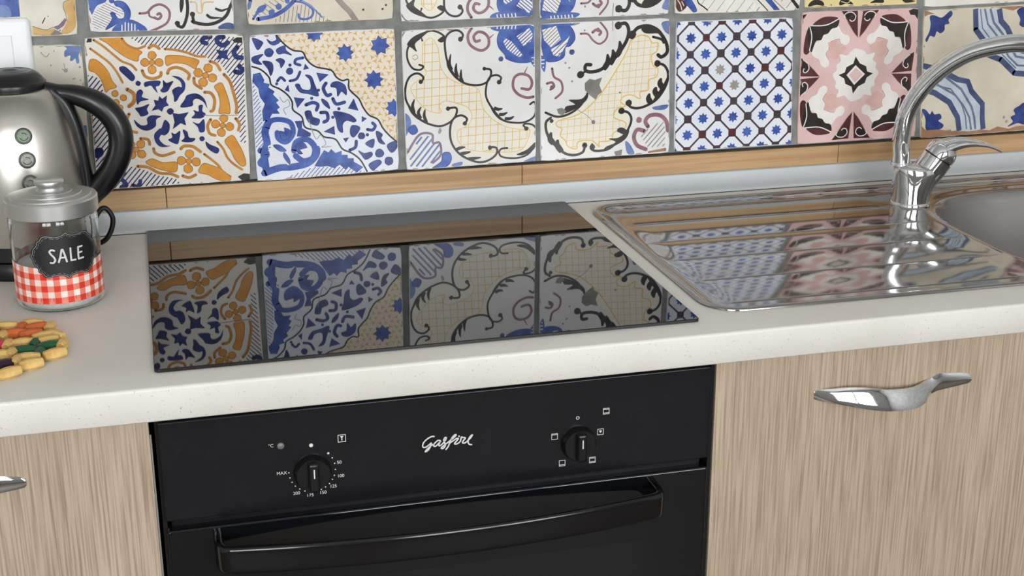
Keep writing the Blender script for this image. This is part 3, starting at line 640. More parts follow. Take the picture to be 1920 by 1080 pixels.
PAINT['T4'] = [
 ('F','cream2',[(557.2,121.6),(609.5,135.6),(637.9,169.1),(673.3,213.6),(682.4,233.8),(696.8,241.9),(721.3,234.5),(734.4,211),(722.6,197.6),(735.5,180.8),(731.2,159.9),(717.2,134.7),(685.2,129.3),(676.6,128.6),(685.7,112.7),(676.4,89.5),(647.2,69.7),(610.5,64.8),(583.7,66.4),(559.3,91.5)]),
 ('H','yel',3,10.1,0.7,[(680.3,224.7),(694.6,232.1),(706.9,229.4),(713.2,220.6),(721.8,220.3),(721,209.3),(712.6,202.7),(715.5,188.7),(723,183.7),(720.9,172.1),(710,168),(709.2,154),(696.9,151.1),(697.2,141.7),(684.7,147.7),(672.5,146.4),(667.8,138.5),(675.3,132.2),(661.9,128.2),(658.5,116.6),(675.9,108.5),(673.7,99.2),(659,94.8),(654.3,83.6),(637.1,82.2),(637.3,75.1),(624.8,85.3),(605.3,84.1),(603,74.3),(590.8,77.9),(585.9,87.6),(578.6,95.1),(580.9,104.4),(573.1,109.5),(576,116.4),(609.6,126.3),(640.6,155),(673.5,206.7)]),
 ('H','yel',87,9.65,0.7,[(680.3,224.7),(694.6,232.1),(706.9,229.4),(713.2,220.6),(721.8,220.3),(721,209.3),(712.6,202.7),(715.5,188.7),(723,183.7),(720.9,172.1),(710,168),(709.2,154),(696.9,151.1),(697.2,141.7),(684.7,147.7),(672.5,146.4),(667.8,138.5),(675.3,132.2),(661.9,128.2),(658.5,116.6),(675.9,108.5),(673.7,99.2),(659,94.8),(654.3,83.6),(637.1,82.2),(637.3,75.1),(624.8,85.3),(605.3,84.1),(603,74.3),(590.8,77.9),(585.9,87.6),(578.6,95.1),(580.9,104.4),(573.1,109.5),(576,116.4),(609.6,126.3),(640.6,155),(673.5,206.7)]),
 ('S','yel',1.65,[(680.3,224.7),(694.6,232.1),(706.9,229.4),(713.2,220.6),(721.8,220.3),(721,209.3),(712.6,202.7),(715.5,188.7),(723,183.7),(720.9,172.1),(710,168),(709.2,154),(696.9,151.1),(697.2,141.7),(684.7,147.7),(672.5,146.4),(667.8,138.5),(675.3,132.2),(661.9,128.2),(658.5,116.6),(675.9,108.5),(673.7,99.2),(659,94.8),(654.3,83.6),(637.1,82.2),(637.3,75.1),(624.8,85.3),(605.3,84.1),(603,74.3),(590.8,77.9),(585.9,87.6),(578.6,95.1),(580.9,104.4),(573.1,109.5),(576,116.4),(609.6,126.3),(640.6,155),(673.5,206.7),(680.3,224.7)]),
 ('S','black',5.1,[(662.8,248.1),(672.4,249.6),(677.4,240.8),(675.4,227.2),(666.1,211.6),(654.3,198.3),(637.6,186.4),(623.2,183.6),(614.7,186.3),(615.3,193.6),(622.5,193.7)]),
 ('D','black',5.35,(661.9,247)),
 ('D','black',5.45,(607.6,180.4)),
 ('S','black',3.3,[(607.6,180.4),(613.6,184)]),
 ('T','black',8.5,[(660.2,203.8),(665.5,213.9),(664.5,225.4)]),
 ('T','black',8.5,[(650.8,192.7),(656.1,204),(654.4,213.9)]),
 ('T','black',8.5,[(641.2,186.2),(647.5,196.3),(646.8,207.8)]),
 ('T','black',8.75,[(724.3,143.8),(719.6,151.1),(721.4,157.6)]),
 ('T','black',8.7,[(731.4,155.2),(726.7,162.5),(728.4,169.9)]),
 ('T','black',8.75,[(714.7,133.7),(710.1,141),(711.3,148.7)]),
 ('T','black',8.6,[(569,83.9),(563.6,91.3),(565.3,100.6)]),
 ('T','black',8.6,[(581.2,71.3),(574.3,81.2),(575.2,89.4)]),
 ('T','black',8.75,[(676.3,94.3),(668.8,97.5),(663.4,96.9)]),
 ('S','black',5.2,[(682.9,234.2),(691.9,243),(708.8,244.2),(723.8,234.9),(734.1,219.8),(736,206.8),(727.9,200.2),(722.4,203.4)]),
 ('D','black',6.1,(682.5,233.3)),
 ('F','black',[(696.8,242.3),(716.2,243.9),(728.7,233.1),(718.9,233.7),(701.8,234.8)]),
 ('S','black',3.6,[(714.2,229.1),(726.6,225.2),(730.4,220.4)]),
 ('D','black',4.85,(722,191.2)),
 ('S','black',3.8,[(722.8,191.6),(732.8,187.4),(738.6,176),(736.2,159.7),(724.4,141.5),(709.8,132.3),(695.1,128.3),(683.2,130.6),(678.1,137.9)]),
 ('D','black',4.8,(680.1,136.6)),
 ('D','black',4.8,(669.6,125.4)),
 ('F','black',[(737.8,171.3),(736.3,157.3),(724.4,140.3),(714.7,133.7),(721.8,146.3),(731.2,159.9)]),
 ('S','black',3.65,[(670.6,125.4),(680.5,122),(684.7,110.4),(676.3,91.9),(661.8,78.4),(649.6,70.8),(632.5,69.4),(624.5,73.9),(626.4,79.3)]),
 ('F','black',[(651.3,86.2),(666.5,87.2),(681.6,97.5),(676.5,84.2),(657,73.4),(644.3,68.7),(647.1,74.5),(661.8,80.3)]),
 ('D','black',4.1,(626.7,75.2)),
 ('D','black',4.1,(615.2,78.8)),
 ('S','black',3.9,[(615.1,80),(612.9,69.4),(600.7,65.4),(586.1,68.6),(571.4,81.4),(559.3,98.6),(557.3,114.6),(564.4,121.2)]),
 ('D','black',2.85,(565.6,116.5)),
 ('F','black',[(557.3,114.6),(560.5,96.2),(573.9,78.9),(588.5,67.3),(576.3,74),(561.7,89),(556.4,103.4)]),
 ('S','black',3.3,[(556.7,129.1),(573.5,122.4),(590.3,125),(604.7,133.5),(614.2,144.7),(618.4,153.8)]),
 ('F','black',[(590.6,145.4),(609.3,145.9),(618.8,154.7),(617.1,144.1),(602.3,133.2),(585,126.6),(586.6,136.3),(599.8,138.5)]),
 ('P','grey',[(613.8,167.9),(620.9,174),(628.7,171.8),(639.5,175.2),(635.6,164.5),(639.7,154.6),(633.4,149.5),(630.6,143.4),(620.8,151.3),(614.4,158.2)]),
 ('P','grey',[(572.9,133.3),(580.6,134.8),(587.4,129.8),(581.9,123.5),(575.9,126.2)]),
 ('D','grey',2.9,(627.6,111.7)),
 ('S','grey',0.7,[(602.3,131.3),(616.9,122.4),(626.8,112.4)]),
 ('S','mauve',2.8,[(606.8,237.8),(617.5,236.7),(624.8,228.1),(634.5,222.5),(644,228.5),(645.4,239.7),(634.4,253.7)]),
 ('S','mauve',3.75,[(624.2,238.8),(630.6,242.6),(636.6,238.9),(634.3,235.2)]),
 ('D','mauve',3.1,(632.2,242.1)),
 ('S','mauve',3.2,[(565.8,191.2),(568.7,179.2),(579,171.9),(580.8,158),(570.9,148.7)]),
 ('S','mauve',3.45,[(558.4,170.1),(565.9,171.3),(568.8,165.5),(563.6,161.6)]),
 ('D','mauve',3.25,(566,164.4)),
 ('F','blue',[(549,251.3),(570,258.7),(591.8,248.5),(599.1,232.5),(592.1,221.5),(585,219.1),(582.8,206),(568.1,200.3),(553.9,206.8)]),
 ('P','white',[(550.9,245.2),(571.2,249.8),(578.5,231.1),(564.4,219.9),(553.8,230.9)]),
 ('P','white',[(563.7,217.7),(576.2,223.9),(591,235.5),(586.4,223.5),(576.3,207.4),(568,208.9)]),
 ('H','navy3',42,3.9,0.9,[(550.9,245.2),(571.2,249.8),(578.5,231.1),(564.4,219.9),(553.8,230.9)]),
 ('H','navy3',42,4.65,1.2,[(563.7,217.7),(576.2,223.9),(591,235.5),(586.4,223.5),(576.3,207.4),(568,208.9)]),
 ('F','blue2',[(544.7,258.8),(572.3,265.4),(605.4,253),(584.2,248.8),(560.7,251.9)]),
 ('H','white',80,5.05,1.65,[(560.6,259.8),(595.9,257.4),(596,252.4),(560.7,253.1)]),
 ('D','navy3',3.95,(594.6,212.8)),
 ('F','blue2',[(548.7,209.7),(556.7,204.4),(554.9,186.7),(549.2,196.1)]),
 ('H','white',0,5.1,1.6,[(549.2,207.4),(554.8,204.5),(554,191.3),(549.2,196.1)]),
 ('S','mauve',5.85,[(710.3,100.7),(706.1,108.8),(712.8,116.5),(727.7,116.2),(738,107),(741,93)]),
 ('S','mauve',5.85,[(705,94.5),(694,96.8),(689.3,86.4),(694.6,74.1),(708.1,67.3)]),
 ('H','grey2',48,5.85,1.75,[(698.7,88.2),(708.4,96),(733,109),(737.3,93.2),(736.8,70.4),(711.7,69.4)]),
 ('D','mauve',4.4,(696.3,111)),
 ('F','blue3',[(717.4,128.8),(739.7,131.2),(735.4,124.3),(720,124.7)]),
 ('F','blue3',[(726.3,248.1),(738.4,249.9),(739,232.7),(731.1,236.5)]),
 ('F','blue3',[(676.1,80.4),(682.9,77.2),(690.7,62.3),(680,62.9)]),
 ('D','grey',1.4,(585.2,197.9)),
 ('D','grey',1.4,(595.3,171.6)),
 ('D','grey',1.45,(576.5,210.8)),
 ('D','grey',1.35,(612.7,242.1)),
 ('D','grey',1.45,(666.5,152.1)),
 ('D','grey',1.4,(590.8,190.8)),
 ('S','grey2',1.15,[(653,256.4),(654.3,239.4)]),
 ('P','grey',[(659.6,66.6),(671.9,69.4),(670.9,61.1),(662.2,60.4)]),
 ('P','terr',[(710.7,64),(739.4,67.8),(739.6,62.9),(712,61.5)]),
]
PAINT['T6'] = [
 ('Q4','P','maroon',[(1003.3,256.7),(1030.7,255.7),(1034,215.5),(1024.8,226),(1016.8,236.5),(1012.3,244.8)]),
 ('Q4','F','black',[(1008.8,252.2),(1015.3,254.5),(1024,252.5),(1028.8,247.2),(1027.4,240.4),(1018.4,239.8),(1012.8,244.8)]),
 ('Q4','P','black',[(1003.3,256.7),(1013.2,256.3),(1009.7,252.6)]),
 ('Q4','S','white',1.35,[(1011.3,245.7),(1010,249.2),(1014.5,252.4),(1022.1,252.6),(1027.8,247.7),(1026.8,241.7),(1022.2,239.7),(1018.7,242)]),
 ('D','maroon',2.1,(1021.9,246.2)),
 ('D','maroon',2.1,(1041.1,245.5)),
 ('Q4','P','maroon',[(941.2,188.4),(946.9,187),(962,175.1),(976.9,160.6),(943,162.2)]),
 ('Q4','F','black',[(943.8,185),(950.4,184.7),(957.5,178.7),(958.5,170.9),(952.6,166.8),(946.6,171.8)]),
 ('Q4','P','black',[(941,190.5),(948.3,187.4),(943.8,185)]),
 ('Q4','S','white',1.35,[(948.9,186.1),(956.4,180.1),(958.4,172.2),(953.5,167.2),(949.6,169.1),(950.7,173.4)]),
 ('Q4','S','pinkdk',0.65,[(976.4,160.6),(962,175.1),(948.2,185.9)]),
 ('Q4','S','pinkdk',0.75,[(1034,215.5),(1024.8,226),(1012.3,244.8)]),
 ('Q4','F','maroon',[(948,198.9),(949.4,219.3),(954.1,233.2),(959.1,222.1),(958.7,200.6),(953.1,193.7)]),
 ('Q4','F','maroon',[(961,238.1),(976.8,247.3),(998.9,246.1),(994.6,240.3),(967.1,235.7)]),
 ('Q4','F','white',[(960.3,198.4),(964.4,207.9),(974.4,215.7),(982,225.5),(991.2,229.5),(999,235.6),(1008.8,223),(1018.7,218.7),(1021.2,211),(1015.9,205.4),(1008.1,208.3),(1004.7,214.5),(997.6,213.5),(987,209.6),(988.6,200.4),(984.4,193.7),(989.4,184.1),(990,176.4),(983.5,173.7),(977,178.3),(974,185.8),(965.2,190.1)]),
 ('Q4','F','black',[(954.4,234.5),(978.8,237),(1000.5,243.5),(999.9,232.8),(990.7,229.7),(985.5,223.5),(978.5,221.1),(975.2,214.4),(967.3,213),(963.7,204.5),(960.4,196.8),(955.2,210.4)]),
 ('Q4','S','white',1.6,[(956.7,235.7),(981.2,235.6),(1000.9,243.9)]),
 ('Q4','S','white',1.55,[(955.4,234.9),(959.8,218.9),(957.4,199.6)]),
 ('Q4','S','pinkdk',0.7,[(987.5,209.6),(997.6,213.5),(1004.7,214.5)]),
 ('Q4','S','pinkdk',0.7,[(987.5,209.6),(988.6,200.4),(984.4,193.7),(988.9,185.2)]),
 ('Q4','P','pink2',[(986,210.1),(998.7,212.6),(1007.3,206.2),(1016.7,201.9),(1008.5,190.5),(1001.7,186.4),(997,184.9),(987.4,191.4),(989.6,200.4)]),
 ('F','white',[(1031.8,199.5),(1024.4,195.5),(1018.6,190),(1006.5,191.9),(1009.2,182.1),(1002.9,176.7),(1003.5,169.3),(997.8,161.8),(1003.5,150.9),(1002.9,143.5),(1009.2,138.1),(1006.5,128.3),(1018.6,130.2),(1024.4,124.7),(1031.8,120.7),(1045.8,124.7),(1051.6,130.2),(1063.7,128.3),(1061,138.1),(1067.3,143.5),(1066.7,150.9),(1072.4,161.8),(1066.7,169.3),(1067.3,176.7),(1061,182.1),(1063.7,191.9),(1051.6,190),(1045.8,195.5)]),
 ('P','black',[(1032.8,187.7),(1029.8,177.3),(1019.1,172.5),(1016.8,164.7),(1007,161.4),(1016.8,155.5),(1019.1,147.7),(1029.8,142.9),(1032.8,132.5),(1040.4,142.9),(1051.1,147.7),(1053.4,155.5),(1063.2,161.4),(1053.4,164.7),(1051.1,172.5),(1040.4,177.3)]),
 ('P','white',[(1033.8,174.9),(1020,160.8),(1033.8,145.3),(1050.2,160.8)]),
 ('P','pink',[(1034.2,170.9),(1023.9,160.6),(1034.2,149.3),(1046.3,160.6)]),
 ('P','black',[(942.4,245.2),(943.4,251.5),(949.9,252.6),(945.2,246.1)]),
 ('P','black',[(1113.6,252),(1121.2,254.3),(1129.1,253.2),(1130.1,238.4),(1124.5,245.1),(1117.1,245.8)]),
]
PAINT['T7'] = [
 ('F','navy2',[(1149.8,242),(1157,243.3),(1169.8,239.5),(1183.1,249.1),(1186.7,243.3),(1181,236.5),(1182.6,230.3),(1175.8,229),(1175.7,220.9),(1169.7,216.7),(1163.2,219.6),(1160.3,211.8),(1152.8,213.4),(1148.7,205.2),(1145.9,208),(1151,219),(1152.2,231)]),
 ('P','palebl',[(1139.6,173.1),(1162.4,168.7),(1202,149),(1228.4,143.2),(1236.2,127),(1257.9,105.3),(1264,64.5),(1213.8,65),(1214,86.9),(1196.1,110.8),(1169.4,125.7),(1147,124.6)]),
 ('L','slate',8.5,[(1141.2,169.7),(1167.9,163.6),(1191.5,152.9),(1206.2,145.4),(1224.3,141.6),(1232.5,126),(1253.8,105.1),(1255.7,84.7),(1259.4,65.9)]),
 ('L','slate',8.65,[(1146,133.7),(1169.2,126.9),(1196.1,110.8),(1212.7,87),(1218.1,65.5)]),
 ('L','slate2',3.15,[(1170.3,140.4),(1205,121.7),(1222.4,102.6),(1233.2,85.9),(1238.6,66)]),
 ('L','slate2',3.6,[(1184.2,151),(1214.2,130.3),(1235.2,101.9),(1241.7,85.4),(1245.9,66.7)]),
 ('L','slate2',2.15,[(1157.6,142.1),(1196.4,131.2),(1216.5,109.7),(1226.8,86.2),(1230.2,67.6)]),
 ('P','palebl',[(1220.6,250.9),(1229.3,219.3),(1250.9,196.2),(1255.6,178.1),(1277.9,172.6),(1303.9,148.8),(1322.3,146.8),(1318,179.9),(1299,187.5),(1286.5,206),(1271.5,224.4),(1268.4,249.2)]),
 ('L','slate',8.9,[(1225.1,250.7),(1229.3,219.3),(1245.1,202),(1256.6,179.9),(1277.9,172.2),(1303.7,150.6),(1322,148.4)]),
 ('L','slate',9,[(1265.4,249.3),(1270.7,231),(1282.8,219.5),(1292.4,203.5),(1306.7,187.2),(1317.5,183.4)]),
 ('L','slate2',3.05,[(1240.7,250.2),(1248.4,227.4),(1268.6,206.7),(1290.2,176.6),(1307.4,162.3),(1320.4,161.2)]),
 ('L','slate2',3.85,[(1250.2,249.9),(1258.3,229.3),(1278.5,208.5),(1303,176.1),(1318.8,173.1)]),
 ('L','slate2',1.9,[(1233.2,250),(1240.3,221.1),(1262,198),(1279.6,179.3),(1305.4,157.8)]),
 ('F','navy2',[(1150.6,101.3),(1156.8,101.4),(1164.6,93.7),(1168.2,98.6),(1172.7,93.3),(1181.8,93.7),(1185,87.4),(1180.1,83),(1189.2,76.8),(1187.7,71.8),(1177.8,69.2),(1161.3,70.1),(1158.2,87.7)]),
 ('F','navy2',[(1302.7,67.7),(1310.7,74.7),(1305.9,82),(1313.2,86.2),(1309.7,93.4),(1318.1,98.7),(1328.1,101.7),(1332.1,71.2),(1318.8,72.4)]),
 ('F','navy2',[(1296.3,245.2),(1309,249.2),(1312.4,222.4),(1303.3,224.1),(1303.4,233.2)]),
 ('P','terr',[(1141.2,81.7),(1150.3,79),(1160.1,69.7),(1182.8,69.8),(1203.6,65.9),(1211.1,66.4),(1234.5,63.6),(1254.8,65.7),(1270.6,63.5),(1284.2,68.7),(1304.3,63.9),(1316.9,67.4),(1332.5,67.7),(1334.5,52.3),(1143.9,55.2)]),
 ('P','terr',[(1136.4,253.3),(1157.3,245.7),(1147.1,244.7),(1140,241.9)]),
 ('P','terr',[(1136.3,254.4),(1183.1,253.5),(1212.8,254),(1263.1,251.6),(1289.1,245.9),(1308.6,252.3),(1308.2,255.2),(1135.8,258.8)]),
 ('D','grey2',2.2,(1298.9,75.8)),
 ('D','grey2',2.25,(1293.6,82.6)),
 ('P','grey2',[(1190.7,67.5),(1203.2,68.6),(1204.9,65.3)]),
]
PAINT['T0'] = [
 ('F','blue3',[(-82.7,250),(-75.4,250.4),(-61.2,247.3),(-64.7,236.1),(-64.9,227.2),(-68.1,226.1),(-69.3,232.5),(-72.6,229.9),(-76,230.3),(-75,236.5),(-81.8,234.9),(-81.7,241.8),(-78.3,245.5)]),
 ('D','grey2',2.65,(-82.5,217.6)),
 ('D','grey2',1.5,(-64.7,221.4)),
 ('D','grey2',1.45,(-56.3,222.4)),
 ('D','grey2',1,(-99.7,225)),
 ('D','grey2',0.95,(-94.2,243)),
 ('D','grey2',1,(-85.8,219.3)),
 ('D','grey2',1,(-72.4,207.3)),
 ('D','grey2',1,(-65.4,204.4)),
 ('D','grey2',0.95,(-74.3,206.1)),
 ('S','grey2',1.05,[(-110.5,241.8),(-104.6,235.9),(-100.5,240.1)]),
 ('S','grey2',0.85,[(-83.8,226.8),(-82.7,219.2),(-79.6,220.3)]),
 ('F','blue3',[(-74.3,143),(-61.3,144.2),(-61.6,130.5),(-74.8,128.3)]),
 ('F','ochre4',[(-73.4,123.3),(-59,128.4),(-59.6,98.8),(-71.8,91.6)]),
]
PAINT['U0'] = [
 ('P','blue',[(-151.8,313.6),(-130.2,308),(-130.6,287.8),(-154.7,287.8)]),
 ('F','blue3',[(-154.3,301.5),(-146,302.4),(-141.3,297.4),(-141.7,288.2),(-154.6,288.7)]),
 ('P','ochre4',[(-116.6,274.6),(-109.2,271.6),(-97.5,269.9),(-90.7,271.5),(-86.2,263.3),(-98.2,262.5),(-117.7,264.5)]),
 ('F','ochre4',[(-77.5,302.6),(-71.2,306.1),(-62.1,313.1),(-63.4,281.1),(-66.3,270),(-75.3,264.1),(-83.5,265.7),(-77.9,274.2),(-73.2,285.2),(-76.1,292.7)]),
 ('S','grey',1,[(-116.6,275),(-109.2,272.2),(-101,270.1),(-93.7,272.3),(-85,275.1),(-78.1,278.5),(-74.7,282.7),(-75.7,290.2),(-77.5,296.4),(-76.2,303.8),(-70,306)]),
 ('P','grey',[(-97,263.1),(-90.3,269.7),(-85.7,268.2),(-81.3,263.7)]),
 ('P','mauve2',[(-92.4,272.9),(-84.9,275.7),(-76.9,284.1),(-74.8,281.5),(-79.1,274.2),(-86.8,269.5)]),
 ('S','black',1.25,[(-104.7,278.3),(-100.9,284.9)]),
 ('D','black',0.75,(-96.9,286.9)),
 ('D','black',0.85,(-84.2,268.8)),
]
PAINT['U1'] = [
 ('F','blue2',[(-50.6,306.6),(-26.4,307),(-25.7,302.2),(-36.5,297.8),(-43.2,287.4),(-45.2,291)]),
 ('P','white',[(-45.6,274.4),(-40,290.8),(-25.8,301),(-4.6,290.8),(-5,286),(-15.9,281.6),(-26.1,271.3),(-39.2,268.2)]),
 ('H','navy3',-28,3.05,0.7,[(-45.6,274.4),(-40,290.8),(-25.8,301),(-4.6,290.8),(-5,286),(-15.9,281.6),(-26.1,271.3),(-39.2,268.2)]),
 ('F','blue',[(-15.3,301.9),(-9.3,303.4),(-1.5,300.2),(3.8,290.5),(2,279.8),(-4.7,276.2),(-11.8,275.5),(-20.3,271),(-28.8,267.8),(-19.5,280.6),(-21.2,287.8),(-16.4,288.8),(-12.4,281.5),(-5.4,281.3),(-3.7,288.4),(-7.8,294.5),(-13.4,297)]),
 ('F','blue2',[(-20.9,265.1),(-11.8,275.5),(1.4,279.2),(10.5,276.5),(21.6,268.3),(20,262.9),(-2.3,263.1)]),
 ('H','white',85,4,1.45,[(-12.7,264.8),(-5.9,276.5),(8,273.6),(12.9,263.2)]),
 ('D','blue',3,(-18,303.7)),
 ('S','mauve',3.1,[(14.9,286.5),(24.4,287.4),(32,294.3),(41.6,297),(50.6,291.3),(52.4,282.8),(48.1,273.3),(38.1,267.6),(24.7,262.7)]),
 ('S','mauve',3.35,[(33.2,280.5),(37.8,278.5),(41.6,282),(40.1,285.6),(37.1,284.5)]),
 ('S','mauve',2.4,[(26.7,287.3),(27.5,282.5),(33.2,279.9)]),
 ('T','black',5.2,[(69.4,303.8),(68.1,294.3),(66.8,285.9)]),
 ('S','black',4,[(75.3,303.6),(75.6,291.6),(73.5,279.6),(67.9,267.7),(61.4,269.2)]),
 ('D','black',3.35,(61.3,272.2)),
 ('S','black',3.85,[(82.5,272),(81.3,279.3),(82.4,282.9)]),
 ('D','black',3.35,(81.2,283.2)),
 ('S','black',4.3,[(80.3,273.9),(89.6,270.6),(101.6,269.5),(113.8,272.7),(124,280.2),(129.5,291),(135.1,301.7)]),
 ('T','black',3.65,[(98.8,282.4),(104.6,277.9),(117.8,277.4)]),
 ('T','black',3.35,[(110.2,289.8),(118.4,286.5),(128.3,289.8)]),
 ('S','yel2',1.9,[(79.7,298.7),(86.7,297.3),(87.2,286.4),(93,285),(96.3,296.9),(108.3,297.7)]),
 ('S','yel2',1.5,[(93,301.9),(93.2,287.4)]),
 ('F','navy3',[(112.1,264.8),(122.2,270.6),(131.8,269),(133.7,261.6),(121.5,260.6)]),
]
PAINT['U2'] = [
 ('H','navy3',80,5.15,0.75,[(182.4,269.6),(197.7,280.1),(213,289.4),(228,291.3),(242.5,282.2),(261.8,266)]),
 ('H','navy3',-38,5.4,0.75,[(155.9,277.9),(163.8,287.4),(175.3,295.5),(193.8,298.6),(203.7,299.5),(192,287.6),(180.5,279.5)]),
 ('S','blue',5.4,[(164.2,273.9),(182.8,276.9),(197.9,283.8),(208.2,292),(216.1,300.3)]),
 ('S','blue2',3.15,[(158.1,274.1),(163.5,281.3),(171.1,285.9),(175,290.7),(167.5,288.5),(163.5,282.5)]),
 ('D','blue2',4.1,(182.5,281.8)),
 ('D','blue2',4.15,(192.1,288.9)),
 ('D','blue2',4.15,(169.3,286.6)),
 ('D','blue2',3.2,(203.5,295.8)),
 ('S','blue2',3,[(213.3,295.5),(225.6,292.6),(236.3,283.7),(234.7,275.1),(227,271.6),(218.4,273.2),(217.4,278.2)]),
 ('S','blue3',2.2,[(220.8,296.5),(232.9,289.9),(240,282.3),(248.3,273.4)]),
 ('S','blue3',4.85,[(156,298.6),(152.9,289),(150.7,291.5)]),
 ('S','taupe',7.45,[(268.2,298.6),(277.7,287.2),(285,279.5),(293.3,266.7)]),
 ('D','black',1.5,(303.4,281.3)),
 ('D','black',1.55,(329.4,281.4)),
 ('D','black',1.5,(334.1,286.5)),
]
PAINT['U5'] = [
 ('P','white',[(779.6,278.1),(785.2,270.1),(793.9,263),(890.4,256.3),(863.5,275.3)]),
 ('H','grey',52,12.5,0.75,[(780.7,278),(787.4,269.1),(796.1,262.3),(890.4,256.3),(859.2,275.5)]),
 ('S','black',1.85,[(778.8,282),(780.8,274.2),(789.5,268),(795,263.6)]),
 ('F','maroon',[(744,279.2),(747,283),(755.4,280.8),(763.1,270.9),(756.1,263.4),(749.4,265.1)]),
 ('S','white',1.25,[(749.2,279.1),(753.6,273.1),(756,265.3)]),
 ('S','white',1.15,[(755.6,276.9),(758.9,271)]),
 ('F','blue',[(758.6,280.7),(768,280.4),(774.6,272.4),(778.8,263.5),(773.4,261.8),(766.4,268.8),(762,272.8)]),
 ('P','blue',[(881.7,276.7),(891.4,276.4),(906.4,260.1),(897.8,260.4)]),
 ('S','black',1.45,[(869.8,277.1),(891.5,256.3)]),
 ('S','grey',1.25,[(894.6,276.3),(919.8,255.3)]),
 ('P','black',[(920.7,275.4),(927.2,275.2),(939,261.9),(933.6,260.7)]),
 ('H','grey',52,10.3,1.05,[(868.1,269.3),(886.1,256.5),(871,257),(859.9,263.7)]),
 ('H','grey',52,12.4,1,[(904.4,275.9),(921.7,275.4),(935.9,259.1),(923.1,255.2)]),
]
PAINT['U6'] = [
 ('P','creamyel',[(940,278.7),(1133.6,272.5),(1134.8,260.3),(942.3,260.8)]),
 ('F','black',[(950.9,263.5),(954.8,270.3),(963.4,273),(973.5,269.7),(975.5,263.7),(964,265.1)]),
 ('F','black',[(999.7,265.8),(1003.2,271.7),(1013.2,271.4),(1022.7,264.1),(1010.3,265.5),(1002.8,263.1)]),
 ('F','black',[(1049.4,265.2),(1059.1,269.9),(1070.4,269.5),(1070.8,264.9),(1059.5,265.2)]),
 ('F','black',[(1100.9,269.5),(1113.5,268.1),(1122.9,265.2),(1107.1,263.7)]),
 ('S','creamyel',1.05,[(1003.4,268.7),(1012.5,266.4),(1016.8,268.3)]),
 ('D','black',1.05,(987.2,264.3)),
]
PAINT['U7'] = [
 ('P','terr',[(1242.2,258.5),(1267.3,258.1),(1297.5,259.3),(1307.5,260.3),(1307.8,258),(1282.8,255.4),(1247.5,255.7)]),
]
T6_CENTRE = (1035.1,160.1)

# ------------------------------------------------------------------ the room
def W(x, y, z): return (x, y, z + ZW)
X0, X1, Y0, H = ROOM['x0'], ROOM['x1'], ROOM['y0'], ROOM['h']
tag(MB().box(X0 - .1, X1 + .1, Y0 - .1, .15, -.1, 0).build('floor', 'floor_stone'), kind='structure')
tag(MB().box(X0 - .1, X1 + .1, Y0 - .1, .15, H, H + .1).build('ceiling', 'plaster'), kind='structure')
tag(MB().box(X0 - .1, X0, Y0 - .1, .15, 0, H).build('wall_left', 'plaster'), kind='structure')
tag(MB().box(X1, X1 + .1, Y0 - .1, .15, 0, H).build('wall_right', 'plaster'), kind='structure')
wf = MB()
zs0, zs1 = .9, 2.3
xs = [X0] + [v for w in WINDOWS for v in w] + [X1]
for a, b in zip(xs[::2], xs[1::2]): wf.box(a, b, Y0 - .1, Y0, 0, H)
for a, b in WINDOWS: wf.box(a, b, Y0 - .1, Y0, 0, zs0); wf.box(a, b, Y0 - .1, Y0, zs1, H)
tag(wf.build('wall_front', 'plaster'), kind='structure')
for i, (a, b) in enumerate(WINDOWS):
    w = tag(bpy.data.objects.new('window_%d' % (i + 1), None), kind='structure'); w.location = ((a + b) / 2, Y0 - .05, zs0); link(w)
    for (p, q, r_, s_) in ((a, a + .06, zs0, zs1), (b - .06, b, zs0, zs1), ((a + b) / 2 - .04, (a + b) / 2 + .04, zs0, zs1)):
        MB().box(p, q, Y0 - .07, Y0 - .02, r_, s_).build('window_frame', 'white_plastic', w)
    for z in (zs0, zs1 - .06): MB().box(a, b, Y0 - .07, Y0 - .02, z, z + .06).build('window_rail', 'white_plastic', w)

wall = tag(MB().box(X0, X1, .010, .15, 0, ZW + .0545).box(X0, X1, .022, .15, ZW + .0545, ZW + .0590).box(X0, X1, .004, .15, ZW + .0590, H).build('wall_back', 'grout'), kind='structure')
tag(MB().box(X0, X1, -.004, .006, ZW + .47, H).build('plaster_field', 'plaster', wall))

# ------------------------------------------------------------------ painted wall tiles
def tile_slab(quad, seed, chip=.35):
    """quad in mm, clockwise from top left; outline slightly uneven, worn corners, softened front edge"""
    rnd = random.Random(seed); out = []
    cx = sum(p[0] for p in quad) / 4; cz = sum(p[1] for p in quad) / 4
    for i in range(4):
        a, b = quad[i], quad[(i + 1) % 4]; n = 14
        for k in range(n):
            t = (k + .02) / n
            x, z = a[0] + (b[0] - a[0]) * t, a[1] + (b[1] - a[1]) * t
            j = rnd.uniform(-chip, chip)
            l = math.hypot(x - cx, z - cz)
            if k == 0: j -= 1.6
            out.append((x + (x - cx) / l * j, z + (z - cz) / l * j))
    mb = MB(); n = len(out); rings = []
    for ins, y in ((0, .011), (0, .0016), (.45, .0005), (1.3, 0)):
        rings.append([((x - (x - cx) / math.hypot(x - cx, z - cz) * ins) / 1000, y, (z - (z - cz) / math.hypot(x - cx, z - cz) * ins) / 1000 + ZW) for x, z in out])
    mb.v = [p for r in rings for p in r]
    for i in range(len(rings) - 1):
        for k in range(n): mb.f.append((i * n + k, i * n + (k + 1) % n, (i + 1) * n + (k + 1) % n, (i + 1) * n + k))
    mb.f.append(tuple(range((len(rings) - 1) * n, len(rings) * n))); mb.f.append(tuple(reversed(range(n)))); mb.m = [0] * len(mb.f)
    return mb
def place_wall(q, h): return (q[0] / 1000, -h, q[1] / 1000 + ZW)
